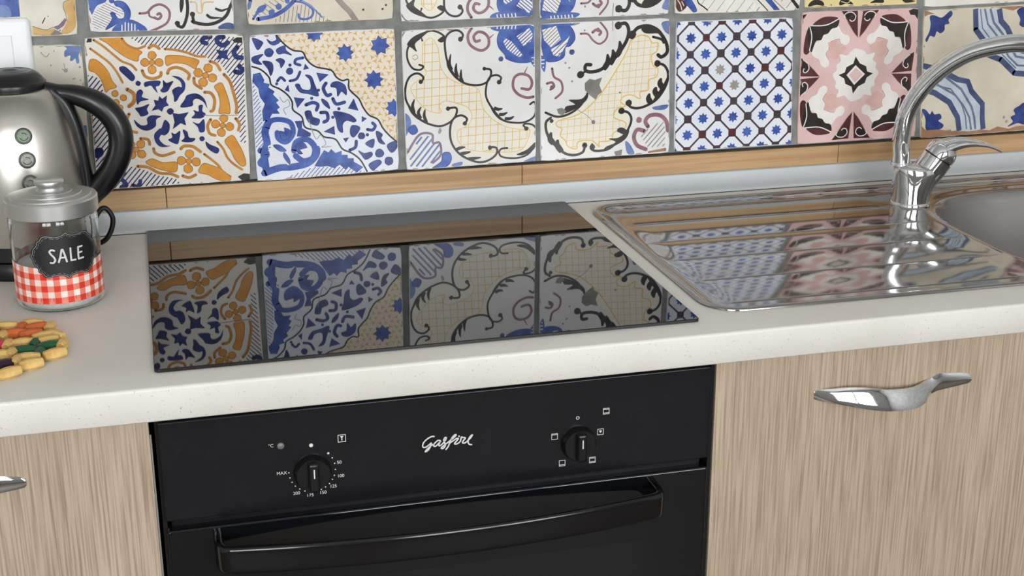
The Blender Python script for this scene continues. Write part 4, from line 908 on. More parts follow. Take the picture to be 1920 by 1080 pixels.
def shift_items(layers, fx): return [(c, [[fx(p) for p in pol] for pol in pols]) for c, pols in layers]
def lattice_layers():
    rnd = random.Random(5); out = []; P = 46.85; ox, oz = 771.5, 224.8
    lines, squares, stars_, brown = [], [], [], []
    for i in range(-1, 5):
        for j in range(-1, 5):
            for half in (0, 1):
                cx, cz = ox + (i + half / 2) * P, oz - (j + half / 2) * P
                for sx, sz in ((1, 1), (1, -1), (-1, 1), (-1, -1)):
                    if half == 0: lines += ribbon([(cx + sx * P / 2, cz), (cx, cz + sz * P / 2)], 2.7)
                stars_.append(star((cx, cz), 8, 8.6, 5.4, rnd.uniform(0, 20)))
                if half == 0:
                    for dx, dz in ((P / 2, 0), (0, P / 2)):
                        r = 5.6 + rnd.uniform(-.4, .4)
                        (brown if rnd.random() < .3 else squares).append([(cx + dx - r, cz + dz - r), (cx + dx + r, cz + dz - r), (cx + dx + r, cz + dz + r), (cx + dx - r, cz + dz + r)])
    worn = [s for s in stars_ if abs(sum(p[0] for p in s) / 16 - 818) < 3 and abs(sum(p[1] for p in s) / 16 - 178) < 3 or abs(sum(p[0] for p in s) / 16 - 841.8) < 3 and abs(sum(p[1] for p in s) / 16 - 154.5) < 3]
    stars_ = [s for s in stars_ if s not in worn]
    return [('plum', lines), ('plum', squares), ('maroon', brown), ('blue', stars_), ('grey2', worn)]
def layers_for(key):
    rnd = random.Random(key)
    if key == 'T5': return lattice_layers()
    if key in ('U3', 'U4'):
        src = expand(PAINT['T' + key[1]], rnd); return shift_items(src, lambda p: (p[0], 517.2 - p[1]))
    out = expand(PAINT[key], rnd, T6_CENTRE)
    if key in UPPER:                      # the upper part of these tiles carries the same kind of motif as its row
        src, fx = UPPER[key]; above = [(-9999, 999), (9999, 999), (9999, 307), (-9999, 307)]
        more = shift_items(expand(PAINT[src], rnd, T6_CENTRE), fx)
        out += [(c, [q for q in (clip(p, above) for p in pols) if len(q) > 2]) for c, pols in more]
    return out
UPPER = {'U1': ('T4', lambda p: (p[0] - 600, 519 - p[1])), 'U2': ('U1', lambda p: (p[0] + 199, 720 - p[1])), 'U5': ('T2', lambda p: (p[0] + 595, p[1] + 204)),
         'U6': ('U6', lambda p: (p[0], p[1] + 100 if p[1] < 290 else 480)), 'U7': ('T7', lambda p: (p[0] - 6, 517 - p[1]))}
def chips(quad, seed, n):
    """small worn patches of bare clay and grout along the edges of an old tile"""
    rnd = random.Random(seed); a, b = [], []
    for i in range(n):
        e = rnd.randrange(4); t = rnd.random(); p, q = quad[e], quad[(e + 1) % 4]
        cx, cz = p[0] + (q[0] - p[0]) * t, p[1] + (q[1] - p[1]) * t; L_, D_ = rnd.uniform(2, 7), rnd.uniform(.9, 2.0)
        if e % 2: L_, D_ = D_, L_
        (a if rnd.random() < .6 else b).append([(cx + L_ * math.cos(k * .785) * rnd.uniform(.7, 1.2), cz + D_ * math.sin(k * .785) * rnd.uniform(.6, 1.3)) for k in range(8)])
    return [('grey2', a), ('terr', b)]
TILES = {  # corners in mm from top left clockwise, glaze of the body, label
 'T0': ([(-256, 253), (-60, 250), (-64, 58), (-258, 58)], 'worn', 'cream stained tile with a faded blue blotch'),
 'T1': ([(-57, 258.5), (144.5, 256), (142, 58.3), (-58, 58)], 'ivory', 'tile with ochre scroll bands, ochre flowers and dark blue leaves'),
 'T2': ([(151, 253.5), (345, 255.3), (346, 59.5), (150, 55.5)], 'bluish', 'tile with a diagonal blue band and blue stars on yellow speckle'),
 'T3': ([(353.5, 251.5), (540.5, 254), (543.5, 59.6), (356, 57.8)], 'white', 'tile with black scrolls, yellow lattice and a blue flower at its top right'),
 'T4': ([(548.6, 253.7), (739, 254.9), (745, 59.7), (549.5, 58.6)], 'white', 'tile with bold black scrolls, yellow lattice and a grey chip'),
 'T5': ([(748.5, 249.3), (929, 248.6), (938.5, 61), (752, 60.5)], 'bluish', 'tile with blue stars in a lattice of dark squares'),
 'T6': ([(942, 256), (1130, 255.8), (1144, 60.6), (947.5, 59.8)], 'pink', 'pink and maroon tile with a black diamond in its centre'),
 'T7': ([(1139, 251.5), (1336, 254.5), (1348, 59.8), (1152, 57)], 'aged', 'beige tile with curved blue striped bands and dark blue leaves'),
 'U0': ([(-256, 460), (-59, 460), (-62.5, 261.8), (-256, 262.5)], 'worn', 'cream tile with an ochre border and a blue corner'),
 'U1': ([(-45, 460), (137, 460), (133.5, 261.3), (-48.5, 264.5)], 'white', 'tile with a striped blue flower, mauve curl and black scroll'),
 'U2': ([(151, 460), (346, 460), (343.8, 267), (150.5, 265.8)], 'aged', 'ivory tile with a striped blue leaf and a brown stem'),
 'U3': ([(353.4, 460), (541, 460), (538, 263.4), (353.4, 262.2)], 'white', 'tile with black scrolls and a blue flower at its lower right'),
 'U4': ([(547.3, 460), (738, 460), (737.2, 259.6), (547.2, 259)], 'white', 'tile with black scrolls and a blue flower at its lower left'),
 'U5': ([(745.5, 460), (940, 460), (938, 257.8), (745.2, 259.2)], 'ivory', 'white hatched tile with a blue stripe and a maroon leaf'),
 'U6': ([(946, 460), (1128, 460), (1126.5, 260.4), (944.5, 260.6)], 'aged', 'pale yellow tile with black leaf shapes'),
 'U7': ([(1139, 460), (1334, 460), (1334, 258.4), (1138.5, 255.5)], 'ivory', 'plain off-white tile with a chipped edge')}
for i, (key, (quad, body, label)) in enumerate(TILES.items()):
    t = tile_slab(quad, i + 3, .5 if key in ('T7', 'U2', 'T0', 'U0') else .3).build('tile', 'body_' + body, wall, origin=(0, 0, 0)); t['label'] = label
    inner = [(quad[0][0] + 1.2, quad[0][1] - 1.2), (quad[1][0] - 1.2, quad[1][1] - 1.2), (quad[2][0] - 1.2, quad[2][1] + 1.2), (quad[3][0] + 1.2, quad[3][1] + 1.2)]
    paint_mesh('painted_pattern', layers_for(key) + chips(inner, i + 40, 26 if body in ('worn', 'aged') else 16), inner, place_wall, t)
# tiles further along the wall, past the ends of the photograph
for k, (dx, src) in enumerate(((-402, 'T4'), (399, 'T6'), (-402, 'U4'), (399, 'U6'), (1404, 'T2'), (1404, 'U2'))):
    quad, body, label = TILES[src]; quad = [(x + dx, z) for x, z in quad]
    if src[0] + str(dx) in ('T-402', 'U-402'): quad = [(x - 604, z) for x, z in quad]; dx -= 604
    t = tile_slab(quad, 60 + k).build('tile', 'body_' + body, wall, origin=(0, 0, 0))
    inner = [(quad[0][0] + 1.2, quad[0][1] - 1.2), (quad[1][0] - 1.2, quad[1][1] - 1.2), (quad[2][0] - 1.2, quad[2][1] + 1.2), (quad[3][0] + 1.2, quad[3][1] + 1.2)]
    paint_mesh('painted_pattern', shift_items(layers_for(src), lambda p: (p[0] + dx, p[1])), inner, place_wall, t)

# wood-look tile strip under the painted tiles
for j in range(-3, 5):
    a = .0292 + j * .4943
    p = MB().box(max(a + .0004, X0), min(a + .4943 - .0004, X1), .0030, .0105, ZW + .004, ZW + .0545).build('wood_plank', 'honey_wood_tile', wall, bevel=.0008)
# aluminium upstand
prof = [(.0104, .0), (-.0198, .0), (-.0202, .0012), (-.0206, .0040), (-.0196, .0052), (-.0160, .0070), (-.0105, .0135), (-.0062, .0205), (-.0036, .0262), (-.002, .0274), (.0104, .0274)]
tag(MB().prism_x([(y, z + ZW) for y, z in prof], X0, X1).build('trim_1', 'aluminium', smooth=True, angle=25), 'long satin aluminium upstand where worktop meets the tiled wall', kind='structure')
tag(MB().box(X0, X1, -.0206, .003, ZW - .001, ZW + .0009).build('trim_2', 'black_rubber'), 'thin black sealing strip under the aluminium upstand', kind='structure')

# ------------------------------------------------------------------ worktop
SX0, SX1, SYF, SYB, SR = .601, 1.50, -.5145, -.0475, .045
F_, T_ = -.5726, .0358
def nose(y0):
    r = .0034; pr = [(y0, -T_), (F_ + r * .5, -T_), (F_, -T_ + r * .5)]
    for k in range(6):
        a = math.pi - k / 5 * math.pi / 2
        pr.append((F_ + r + r * math.cos(a), -r + r * math.sin(a)))
    return [(y, z + ZW) for y, z in pr + [(y0, 0)]]
wt = MB().prism_x(nose(-.500), X0 + .3, X1 - .3)
wt.box(X0 + .3, .615, -.500, .0, ZW - T_, ZW); wt.box(.615, 1.487, -.062, .0, ZW - T_, ZW); wt.box(1.487, X1 - .3, -.500, .0, ZW - T_, ZW)
tag(wt.build('worktop', 'worktop_laminate', origin=(.3, -.3, ZW - T_), smooth=True, angle=60), 'cream speckled laminate kitchen worktop with a rounded front edge', 'worktop')

# ------------------------------------------------------------------ base cabinets and oven
OY, KZ = -.5526, .10
def cabinet(x0, x1, label, handle_x):
    c = empty('base_cabinet', ((x0 + x1) / 2, -.28, KZ), label, 'cabinet')
    m = MB()
    for a, b in ((x0, x0 + .018), (x1 - .018, x1)): m.box(a, b, -.533, -.02, KZ, ZW - T_ - .001)
    m.box(x0, x1, -.533, -.02, KZ, KZ + .018); m.box(x0, x1, -.03, -.02, KZ, ZW - T_ - .2); m.box(x0, x1, -.533, -.515, ZW - T_ - .03, ZW - T_ - .001)
    m.build('carcass', 'white_plastic', c)
    d = MB().box(x0 + .0015, x1 - .0015, OY, -.5335, KZ + .003, ZW - .0405).build('door', 'oak_laminate', c, bevel=.0008)
    st = [(712.8, -88.7, -96.5, 1), (717.1, -87.7, -98.1, 3), (730.1, -86.7, -100.2, 9), (751.8, -85.3, -104.0, 16), (773.9, -86.7, -108.6, 21), (796.1, -90.5, -111.8, 23.5),
          (818.4, -92.1, -113.7, 22), (833.3, -92.7, -113.9, 18), (846, -91.3, -112.2, 12), (855.2, -89.6, -107.2, 6), (861.0, -87.5, -104.9, 3.2), (869.6, -84.2, -102.9, 2.2), (884.6, -84.8, -100.9, 2.2), (902.7, -86.7, -98.8, 2), (910.3, -89.0, -97.5, 1.6), (912.2, -91.4, -95.8, 1.2)]
    st = catmull(st, False, 3); mb = MB(); n = 8
    st = [(x, za + .9, zb - .6, dep * .86) for x, za, zb, dep in st]
    for x, za, zb, dep in st:
        for k in range(n + 1):
            t = k / n; e = 1 - abs(2 * t - 1) ** 3
            mb.v.append(((x - 812) / 1000 + handle_x, OY - (dep + 1.2 * e + (t - .5) * (za - zb) * .34 * min(1, dep / 8)) / 1000, ZW + (za + (zb - za) * t) / 1000))
    for x, za, zb, dep in st:
        for k in range(n + 1):
            t = k / n
            mb.v.append(((x - 812) / 1000 + handle_x, OY - max(dep - 2.4 + (t - .5) * (za - zb) * .34 * min(1, dep / 8), 0) / 1000 + (.0006 if dep < 3 else 0), ZW + (za + (zb - za) * t) / 1000))
    N = len(st); o = N * (n + 1)
    for i in range(N - 1):
        for k in range(n):
            a = i * (n + 1) + k
            mb.f += [(a, a + 1, a + n + 2, a + n + 1), (o + a, o + a + n + 1, o + a + n + 2, o + a + 1)]
        for k in (0, n):
            a = i * (n + 1) + k; mb.f.append((a, a + n + 1, o + a + n + 1, o + a))
    for i in (0, N - 1):
        for k in range(n): a = i * (n + 1) + k; mb.f.append((a, a + 1, o + a + 1, o + a))
    mb.m = [0] * len(mb.f)
    h = mb.build('handle', 'chrome', d, smooth=True, angle=50); h['label'] = 'wavy polished chrome handle'
    return c
cabinet(.5925, 1.4925, 'light oak base cabinet under the sink, right of the oven', .812)
cabinet(-.6085, -.0085, 'light oak base cabinet under the kettle and jar, left of the oven', -.230)
cabinet(1.4935, 1.9935, 'light oak base cabinet past the sink cabinet', 1.74)
tag(MB().box(-.6085, 1.9935, -.50, -.48, 0, KZ - .001).build('plinth', 'oak_laminate'), 'oak plinth board beneath the base cabinets', 'plinth')

oven = empty('built_in_oven', (.293, -.3, KZ + .01), 'black built-in electric oven under the hob', 'oven')
ox0, ox1 = -.0062, .5905
MB().box(.006, .578, -.545, -.03, KZ + .02, ZW - T_ - .001).build('oven_body', 'oven_black', oven)
MB().box(ox0 + .0015, ox0 + .006, -.546, -.530, KZ + .02, ZW - .040).build('side_trim', 'oven_black', oven)
MB().box(.5882, .5923, OY + .0015, -.530, KZ + .02, ZW - .040).build('side_trim', 'oven_black', oven)
MB().box(.0, .586, OY + .003, -.535, ZW - .0442, ZW - .0366).build('top_trim', 'oven_black', oven, bevel=.001)
panel = MB().box(-.002, .588, OY - .0005, -.538, ZW - .1555, ZW - .0455).build('control_panel', 'oven_black', oven, bevel=.002, seg=4, soft=True)
MB().box(.004, .582, OY + .010, -.538, ZW - .166, ZW - .1545).build('vent_gap', 'oven_black', oven)
DY = OY - .004
door = MB().box(-.001, .5875, DY, -.540, ZW - .60, ZW - .1645).build('oven_door', 'oven_glass', oven, bevel=.003, seg=5, soft=True)
MB().box(.075, .512, DY - .0001, DY + .002, ZW - .52, ZW - .245).build('window_glass', 'oven_window', door)
# bowed bar handle
hp = [(.049, DY + .001), (.0485, -.574), (.050, -.584), (.056, -.5915), (.075, -.5955), (.13, -.603), (.21, -.610), (.285, -.612), (.36, -.610), (.44, -.603), (.495, -.5955), (.514, -.5915), (.520, -.584), (.5215, -.574), (.521, DY + .001)]
hp = catmull(hp, False, 5); mb = MB(); prof = [(-.5, 1), (.5, 1), (.5, -1), (-.5, -1)]
for i, (x, y) in enumerate(hp):
    a, b = hp[max(i - 1, 0)], hp[min(i + 1, len(hp) - 1)]; dx, dy = b[0] - a[0], b[1] - a[1]; l = math.hypot(dx, dy); nx, ny = -dy / l, dx / l
    ring = []
    for k in range(20):                      # rounded flat bar: 8 mm deep, 27 mm tall
        t = 2 * math.pi * k / 20; cx_, cz_ = math.cos(t), math.sin(t)
        ex = math.copysign(abs(cx_) ** .62, cx_) * .0048; ez = math.copysign(abs(cz_) ** .34, cz_) * .0150
        mb.v.append((x + nx * ex, y + ny * ex, ZW - .1855 + ez))
for i in range(len(hp) - 1):
    for k in range(20): mb.f.append((i * 20 + k, i * 20 + (k + 1) % 20, i * 20 + 20 + (k + 1) % 20, i * 20 + 20 + k))
mb.m = [0] * len(mb.f)
mb.build('handle', 'handle_black', door, smooth=True, angle=60)
# knobs
def knob(x, z):
    k = MB().lathe((x, OY, ZW + z), [(.0195, .0), (.0195, .003), (.0182, .006), (.0178, .0095), (.017, .0105)], 40, axis=(0, -1, 0)).build('knob', 'black_plastic', panel, smooth=True)
    g = MB().box(x - .0052, x + .0052, OY - .0185, OY - .009, ZW + z - .0165, ZW + z + .0165).build('grip', 'black_plastic', k, bevel=.0028, seg=3)
    MB().box(x - .0006, x + .0006, OY - .0188, OY - .0180, ZW + z + .0005, ZW + z + .0105).build('pointer', 'print_white', k)
knob(.1490, -.1172); knob(.4361, -.1185)
MB().lathe((.1181, OY, ZW - .084), [(.0036, 0), (.0036, .0016), (.0026, .0026), (.0005, .003)], 20, axis=(0, -1, 0)).build('indicator_lamp', 'lamp_lens', panel, smooth=True)
# printing on the panel
def place_oven(q, h): return (q[0] / 1000, OY - .0005 - h, ZW + q[1] / 1000)
ink = []
def text_polys(txt, x, z, size, slant=0.):
    cu = bpy.data.curves.new('lettering', 'FONT'); cu.body = txt; cu.size = size; cu.align_x = 'CENTER'; cu.align_y = 'CENTER'
    o = bpy.data.objects.new('lettering', cu); COL.objects.link(o); bpy.context.view_layer.update()
    me = bpy.data.meshes.new_from_object(o.evaluated_get(bpy.context.evaluated_depsgraph_get()))
    pol = [[(me.vertices[i].co.x + x, me.vertices[i].co.y + z) for i in p.vertices] for p in me.polygons]
    bpy.data.objects.remove(o); bpy.data.curves.remove(cu); bpy.data.meshes.remove(me)
    return pol
def frame(x, z, r, w, b=(0, 0, 0, 0)):
    p = [(x - r, z - r), (x + r, z - r), (x + r, z + r), (x - r, z + r), (x - r, z - r)]
    out = []
    for a, c in zip(p, p[1:]):
        dx, dz = (c[0] - a[0]) / (2 * r) * w / 2, (c[1] - a[1]) / (2 * r) * w / 2
        out += ribbon([(a[0] - dx, a[1] - dz), (c[0] + dx, c[1] + dz)], w)
    return out
for i, (x, z) in enumerate([(166.2, -98.3), (170.0, -104.0), (172.3, -110.5), (172.7, -117.5), (171.4, -124.1), (169.1, -128.5), (165.9, -132.8), (161.7, -136.1), (157.2, -138.5), (146.3, -139.4), (140.2, -138.1), (135.0, -135.1), (130.7, -131.3), (127.5, -126.6), (125.6, -121.2), (124.8, -115.4)]):
    ink.append(disc((x, z), 1.25 if i == 0 else .72, 10))
for s_, x, z in (('50', 177, -110.0), ('100', 178, -125.6), ('125', 169.8, -136.4), ('150', 158.8, -142.3), ('175', 145.4, -143.7), ('200', 131.5, -139.6), ('MAX', 117.6, -115.1), ('°C', 108.3, -83.2)):
    ink += text_polys(s_, x, z, 5.0)
ink.append(disc((149, -87.3), 2.1))
ink += frame(180.8, -83.2, 3.9, .65) + ribbon([(180.8, -85.6), (180.8, -81.6)], 1.0) + [[(178.8, -80.8), (182.8, -80.8), (180.8, -83.0)]]
ring = [(435.4 + 1.6 * math.cos(t * math.pi / 8), -89.4 + 1.6 * math.sin(t * math.pi / 8)) for t in range(17)]
ink += ribbon(ring, .8)
for (x, z, top, bot) in ((467.5, -85, 1, 1), (452.7, -141.1, 1, 1), (418.3, -140.8, 0, 1), (409.6, -108.2, 1, 0)):
    ink += frame(x, z, 3.3, .6)
    if top: ink += ribbon([(x - 3, z + 2), (x + 3, z + 2)], .7)
    if bot: ink += ribbon([(x - 3, z - 2), (x + 3, z - 2)], .7)
ink += frame(461.4, -108.7, 3.3, .6) + [star((461.4, -108.2), 3, 1.9, 1.2, -90)]
paint_mesh('printed_scale', [('white', ink)], None, place_oven, panel, 'print_')
LOGO = [[(277.6, -92.6), (275.1, -92.3), (270, -94.7), (266.1, -98.7), (265.2, -102.3), (266.4, -103.8), (268.9, -103.6), (272.4, -101.3), (274.5, -99.7), (273.2, -104.1), (270.5, -107.9), (267.8, -108.9), (269.7, -106.4), (274.5, -102.5), (277, -101.6)],
        [(284.3, -98.2), (281.8, -97.6), (277.9, -100.6), (277, -103.2), (279.1, -103.9), (282.6, -100.7), (284.7, -98.2), (282.5, -102.5), (283.3, -104), (285.9, -102.5), (289, -99.2), (290.7, -95.8), (289.5, -95.1), (287.9, -97.7), (288.9, -101.5), (289.3, -104.7), (287.1, -107.4), (285.2, -107.2), (285.9, -105.7), (290.2, -102.5)],
        [(290.2, -102.5), (295.8, -98.6), (301, -94.2), (300.5, -93), (298, -94.8), (295.3, -99), (292.7, -105.6), (290.1, -108.9)],
        [(294.4, -102.1), (298.7, -99.4), (301.5, -97.8), (303.6, -98.2), (300.4, -101.9), (299.5, -103.6), (302.1, -103.9), (305.6, -101.6), (306.9, -96.8), (308.6, -97.4), (311.2, -98.2), (309, -101.1), (308.1, -103.3), (310.2, -104), (313.3, -102.1), (317.2, -98.4), (318.9, -95.4), (316.7, -97), (314.6, -100.4), (314.1, -103.6), (315.4, -106), (317.9, -106.8)]]
lg = []
for st in LOGO:
    path = catmull(st, False, 5); lg += ribbon(path, 1.55) + [disc(path[0], .8, 10), disc(path[-1], .8, 10)]
lg.append(disc((304.4, -95.4), .95))
lo_ = paint_mesh('logo', [('white', lg)], None, place_oven, panel, 'print_'); lo_['label'] = 'white handwritten maker name lettering'

# ------------------------------------------------------------------ hob
hob = empty('induction_hob', (.29, -.28, ZW), 'black glass induction hob mirroring the painted tiles', 'hob')
def rrect(x0, x1, y0, y1, r, n=6):
    out = []
    for cx, cy, a0 in ((x1 - r, y1 - r, 0), (x0 + r, y1 - r, 90), (x0 + r, y0 + r, 180), (x1 - r, y0 + r, 270)):
        for k in range(n + 1):
            a = math.radians(a0 + 90 * k / n); out.append((cx + r * math.cos(a), cy + r * math.sin(a)))
    return out
def plate(outline_fn, zs):
    mb = MB(); rings = [[(x, y, z) for x, y in outline_fn(i)] for i, z in zs]; n = len(rings[0])
    mb.v = [p for r in rings for p in r]
    for i in range(len(rings) - 1):
        for k in range(n): mb.f.append((i * n + k, i * n + (k + 1) % n, (i + 1) * n + (k + 1) % n, (i + 1) * n + k))
    mb.f += [tuple(reversed(range(n))), tuple(range((len(rings) - 1) * n, len(rings) * n))]; mb.m = [0] * len(mb.f)
    return mb
plate(lambda i: rrect(0 + i, .580 - i, -.5336 + i, -.0212 - i, max(.005 - i, .002)), [(0, ZW + .0005), (0, ZW + .0033), (.0007, ZW + .0040)]).build('glass_plate', 'hob_glass', hob)
plate(lambda i: rrect(.001 + i, .579 - i, -.5326 + i, -.0222 - i, .004), [(0, ZW - .0002), (0, ZW + .0007)]).build('seal', 'black_rubber', hob)

# ------------------------------------------------------------------ sink
sink = empty('steel_sink', (1.0, -.28, ZW), 'stainless steel inset sink with ribbed drainer beside the hob', 'sink')
BC = (1.275, -.292); BH = (.205, .20)
def sstep(a, b, t):
    t = max(0, min(1, (t - a) / (b - a))); return t * t * (3 - 2 * t)
def rr_dist(x, y):
    qx = abs(x - (SX0 + SX1) / 2) - ((SX1 - SX0) / 2 - SR); qy = abs(y - (SYF + SYB) / 2) - ((SYB - SYF) / 2 - SR)
    return SR - math.hypot(max(qx, 0), max(qy, 0)) - min(max(qx, qy), 0)
GR = [-.0625, -.1397, -.2252, -.3045, -.3886, -.4737]
def sink_z(x, y):
    d = rr_dist(x, y)
    z = .0022 - .0062 * sstep(.006, .026, d)
    e = ((abs(x - BC[0]) / BH[0]) ** 3.2 + (abs(y - BC[1]) / BH[1]) ** 3.2) ** (1 / 3.2)
    gate = sstep(.630, .650, x) * (1 - sstep(1.005, 1.045, x)) * sstep(.018, .03, d)
    if gate > 0 and GR[-1] - .01 < y < GR[0] + .01:
        for a, b in zip(GR, GR[1:]):
            if b <= y <= a:
                t = (y - b) / (a - b); z += gate * .0014 * (1 - (2 * t - 1) ** 2)
        g = min(abs(y - q) for q in GR)
        z -= gate * .0018 * max(0, 1 - g / .0023)
    db = (1 - e) * .20                                 # distance inside the bowl edge, roughly
    z -= .0035 * sstep(-.02, .002, db)
    z -= .150 * sstep(0, .055, db) ** .8
    return z
nx, ny = 200, 540; mb = MB(); idx = {}
for i in range(nx + 1):
    for j in range(ny + 1):
        x = SX0 + .003 + (SX1 - SX0 - .006) * i / nx; y = SYF + .003 + (SYB - SYF - .006) * j / ny
        if rr_dist(x, y) > .0018: idx[i, j] = len(mb.v); mb.v.append((x, y, ZW + sink_z(x, y)))
for i in range(nx):
    for j in range(ny):
        q = [(i, j), (i + 1, j), (i + 1, j + 1), (i, j + 1)]
        if all(k in idx for k in q):
            x, y = mb.v[idx[q[0]]][:2]; e = ((abs(x - BC[0]) / BH[0]) ** 3.2 + (abs(y - BC[1]) / BH[1]) ** 3.2) ** (1 / 3.2)
            mb.f.append(tuple(idx[k] for k in q)); mb.m.append(0)
mb.build('drainer_and_bowl', 'steel', sink, smooth=True, angle=80)
rim = MB(); pr = [(0, 0), (0, .0016), (.0014, .0032), (.0045, .0036), (.008, .0030), (.0095, .0018), (.008, .0)]
rings = [[(x, y, ZW + z + .0002) for x, y in rrect(SX0 + i, SX1 - i, SYF + i, SYB - i, SR - i, 12)] for i, z in pr]; n = len(rings[0]); rim.v = [p for r in rings for p in r]
for i in range(len(rings)):
    for k in range(n): rim.f.append((i * n + k, i * n + (k + 1) % n, ((i + 1) % len(rings)) * n + (k + 1) % n, ((i + 1) % len(rings)) * n + k))
rim.m = [0] * len(rim.f); rim.build('rim', 'steel', sink, smooth=True, angle=60)
MB().lathe((BC[0], BC[1], ZW - .1585), [(.044, 0), (.044, .004), (.036, .005), (.034, .0025), (.001, .002)], 32).build('drain', 'chrome', sink, smooth=True)

# ------------------------------------------------------------------ mixer tap
tap = empty('mixer_tap', (1.066, -.13, ZW - .003), 'chrome kitchen mixer tap with a tall swan neck spout on the sink', 'tap')
MB().lathe((1.066, -.13, ZW - .0045), [(.0292, 0), (.0292, .0022), (.0278, .0045)], 40).build('base_ring', 'chrome', tap, smooth=True)
body = MB()
st = [((1.066, -.130), .0272, .0272, 0), ((1.067, -.130), .0280, .027, .010), ((1.0695, -.130), .0310, .027, .022), ((1.0735, -.130), .0352, .0268, .034), ((1.0770, -.130), .0390, .0262, .044), ((1.0735, -.130), .0350, .0235, .0500), ((1.060, -.1275), .0215, .0175, .0530), ((1.0505, -.1255), .0140, .0140, .0545)]
st = catmull([(c[0], c[1], a, b, z) for c, a, b, z in st], False, 3); n = 40
for cx_, cy_, a, b, z in st:
    for k in range(n): t = 2 * math.pi * k / n; body.v.append((cx_ + a * math.cos(t), cy_ + b * math.sin(t), ZW + z))
for i in range(len(st) - 1):
    for k in range(n): body.f.append((i * n + k, i * n + (k + 1) % n, (i + 1) * n + (k + 1) % n, (i + 1) * n + k))
body.f += [tuple(reversed(range(n))), tuple(range((len(st) - 1) * n, len(st) * n))]; body.m = [0] * len(body.f)
body.build('tap_body', 'chrome', tap, smooth=True, angle=60)
ax = Vector((.52, -.12, .845)).normalized(); c0 = Vector(W(1.076, -.131, .022))
car = MB().lathe(c0, [(.016, 0), (.0205, .010), (.0222, .030), (.0225, .046)], 36, axis=ax).build('cartridge_sleeve', 'chrome', tap, smooth=True, angle=60)
MB().lathe(c0, [(.0205, .0455), (.0205, .0485)], 36, axis=ax).build('joint_ring', 'black_rubber', tap)
lev = MB().lathe(c0, [(.0222, .048), (.0224, .056), (.0205, .064), (.015, .070), (.007, .0728), (.0005, .0735)], 36, axis=ax).build('lever_cap', 'chrome', tap, smooth=True, angle=60)
tip = c0 + ax * .060
P = [tip + Vector((-.004, 0, .002)), tip + Vector((.014, -.003, .0085)), tip + Vector((.034, -.007, .0105)), tip + Vector((.054, -.011, .0080)), tip + Vector((.070, -.014, .0030)), tip + Vector((.082, -.016, -.0030))]
P = catmull([tuple(p) for p in P], False, 5); lm = MB(); N = len(P)
for i, p in enumerate(P):
    t = i / (N - 1); wd = .0150 * (1 - t) ** 1.3 + .0058; th = .0115 * (1 - t) ** 1.8 + .0021
    for k in range(16):
        a = 2 * math.pi * k / 16; lm.v.append((p[0] + .15 * math.sin(a) * wd, p[1] + math.sin(a) * wd, p[2] + math.cos(a) * th))
for i in range(N - 1):
    for k in range(16): lm.f.append((i * 16 + k, i * 16 + (k + 1) % 16, i * 16 + 16 + (k + 1) % 16, i * 16 + 16 + k))
lm.f += [tuple(reversed(range(16))), tuple(range((N - 1) * 16, N * 16))]; lm.m = [0] * len(lm.f)
lm.build('lever', 'chrome', tap, smooth=True, angle=60)
sp = [(0, .045), (-.0012, .07), (-.003, .0891), (.0009, .124), (.0162, .1593), (.0422, .191), (.0755, .2153), (.1125, .2285), (.1463, .2335), (.180, .229), (.208, .213), (.226, .190), (.233, .165), (.234, .145)]
dx, dy = math.cos(math.radians(39)), -math.sin(math.radians(39))
path = [W(1.05 + s_ * dx, -.125 + s_ * dy, z) for s_, z in catmull(sp, False, 6)]
MB().tube(path, .0125, 22).build('spout', 'chrome', tap, smooth=True, angle=70)
MB().lathe(W(1.05, -.125, .050), [(.0152, 0), (.0155, .003), (.0142, .006)], 30).build('spout_collar', 'chrome', tap, smooth=True)
MB().lathe(W(1.05 + .234 * dx, -.125 + .234 * dy, .132), [(.0125, 0), (.0135, .002), (.0135, .016), (.0125, .018)], 24).build('aerator', 'chrome', tap, smooth=True)

# ------------------------------------------------------------------ electric kettle
kx, ky = -.141, -.112
ket = empty('electric_kettle', (kx, ky, ZW), 'brushed steel electric kettle with a black handle and lid', 'kettle')
MB().lathe((kx, ky, ZW), [(.080, 0), (.082, .004), (.082, .016), (.079, .021)], 56).build('power_base', 'black_plastic', ket, smooth=True)
MB().lathe((kx, ky, ZW), [(.078, .0215), (.0805, .024), (.0805, .040), (.0785, .042)], 56).build('foot_ring', 'black_plastic', ket, smooth=True)
bp_ = catmull([(.0795, .041), (.0792, .06), (.0782, .09), (.0765, .12), (.0735, .148), (.069, .172), (.0625, .193), (.0545, .208), (.0475, .2155), (.0425, .218)], False, 4)
MB().lathe((kx, ky, ZW), bp_, 72).build('kettle_body', 'brushed_steel', ket, smooth=True)
lid = MB().lathe((kx, ky, ZW), catmull([(.041, .2165), (.0412, .224), (.0405, .226), (.0395, .2265), (.034, .2335), (.026, .2385), (.0245, .2378), (.016, .2400), (.0145, .2392), (.006, .2415), (.0008, .2418)], False, 2), 56).build('kettle_lid', 'black_plastic', ket, smooth=True, angle=60)
fx = lambda pts: [(kx + a, ky - .012 * a / .1, ZW + z) for a, z in pts]
hpth = catmull([(.038, .2150), (.052, .2115), (.070, .2085), (.092, .2000), (.110, .1850), (.1205, .1640), (.1200, .1400), (.1100, .1170), (.0960, .0990), (.0820, .0850), (.0745, .0760)], False, 5)
N = len(hpth)
MB().tube(fx(hpth), [.0100 + .0050 * sstep(.1, .35, i / N) - .002 * sstep(.75, 1, i / N) for i in range(N)], 20).build('handle', 'black_plastic', ket, smooth=True, angle=70)
spine = catmull([(.047, .2130), (.0590, .2000), (.0680, .178), (.0730, .152), (.0755, .125), (.0765, .100), (.0772, .07)], False, 4)
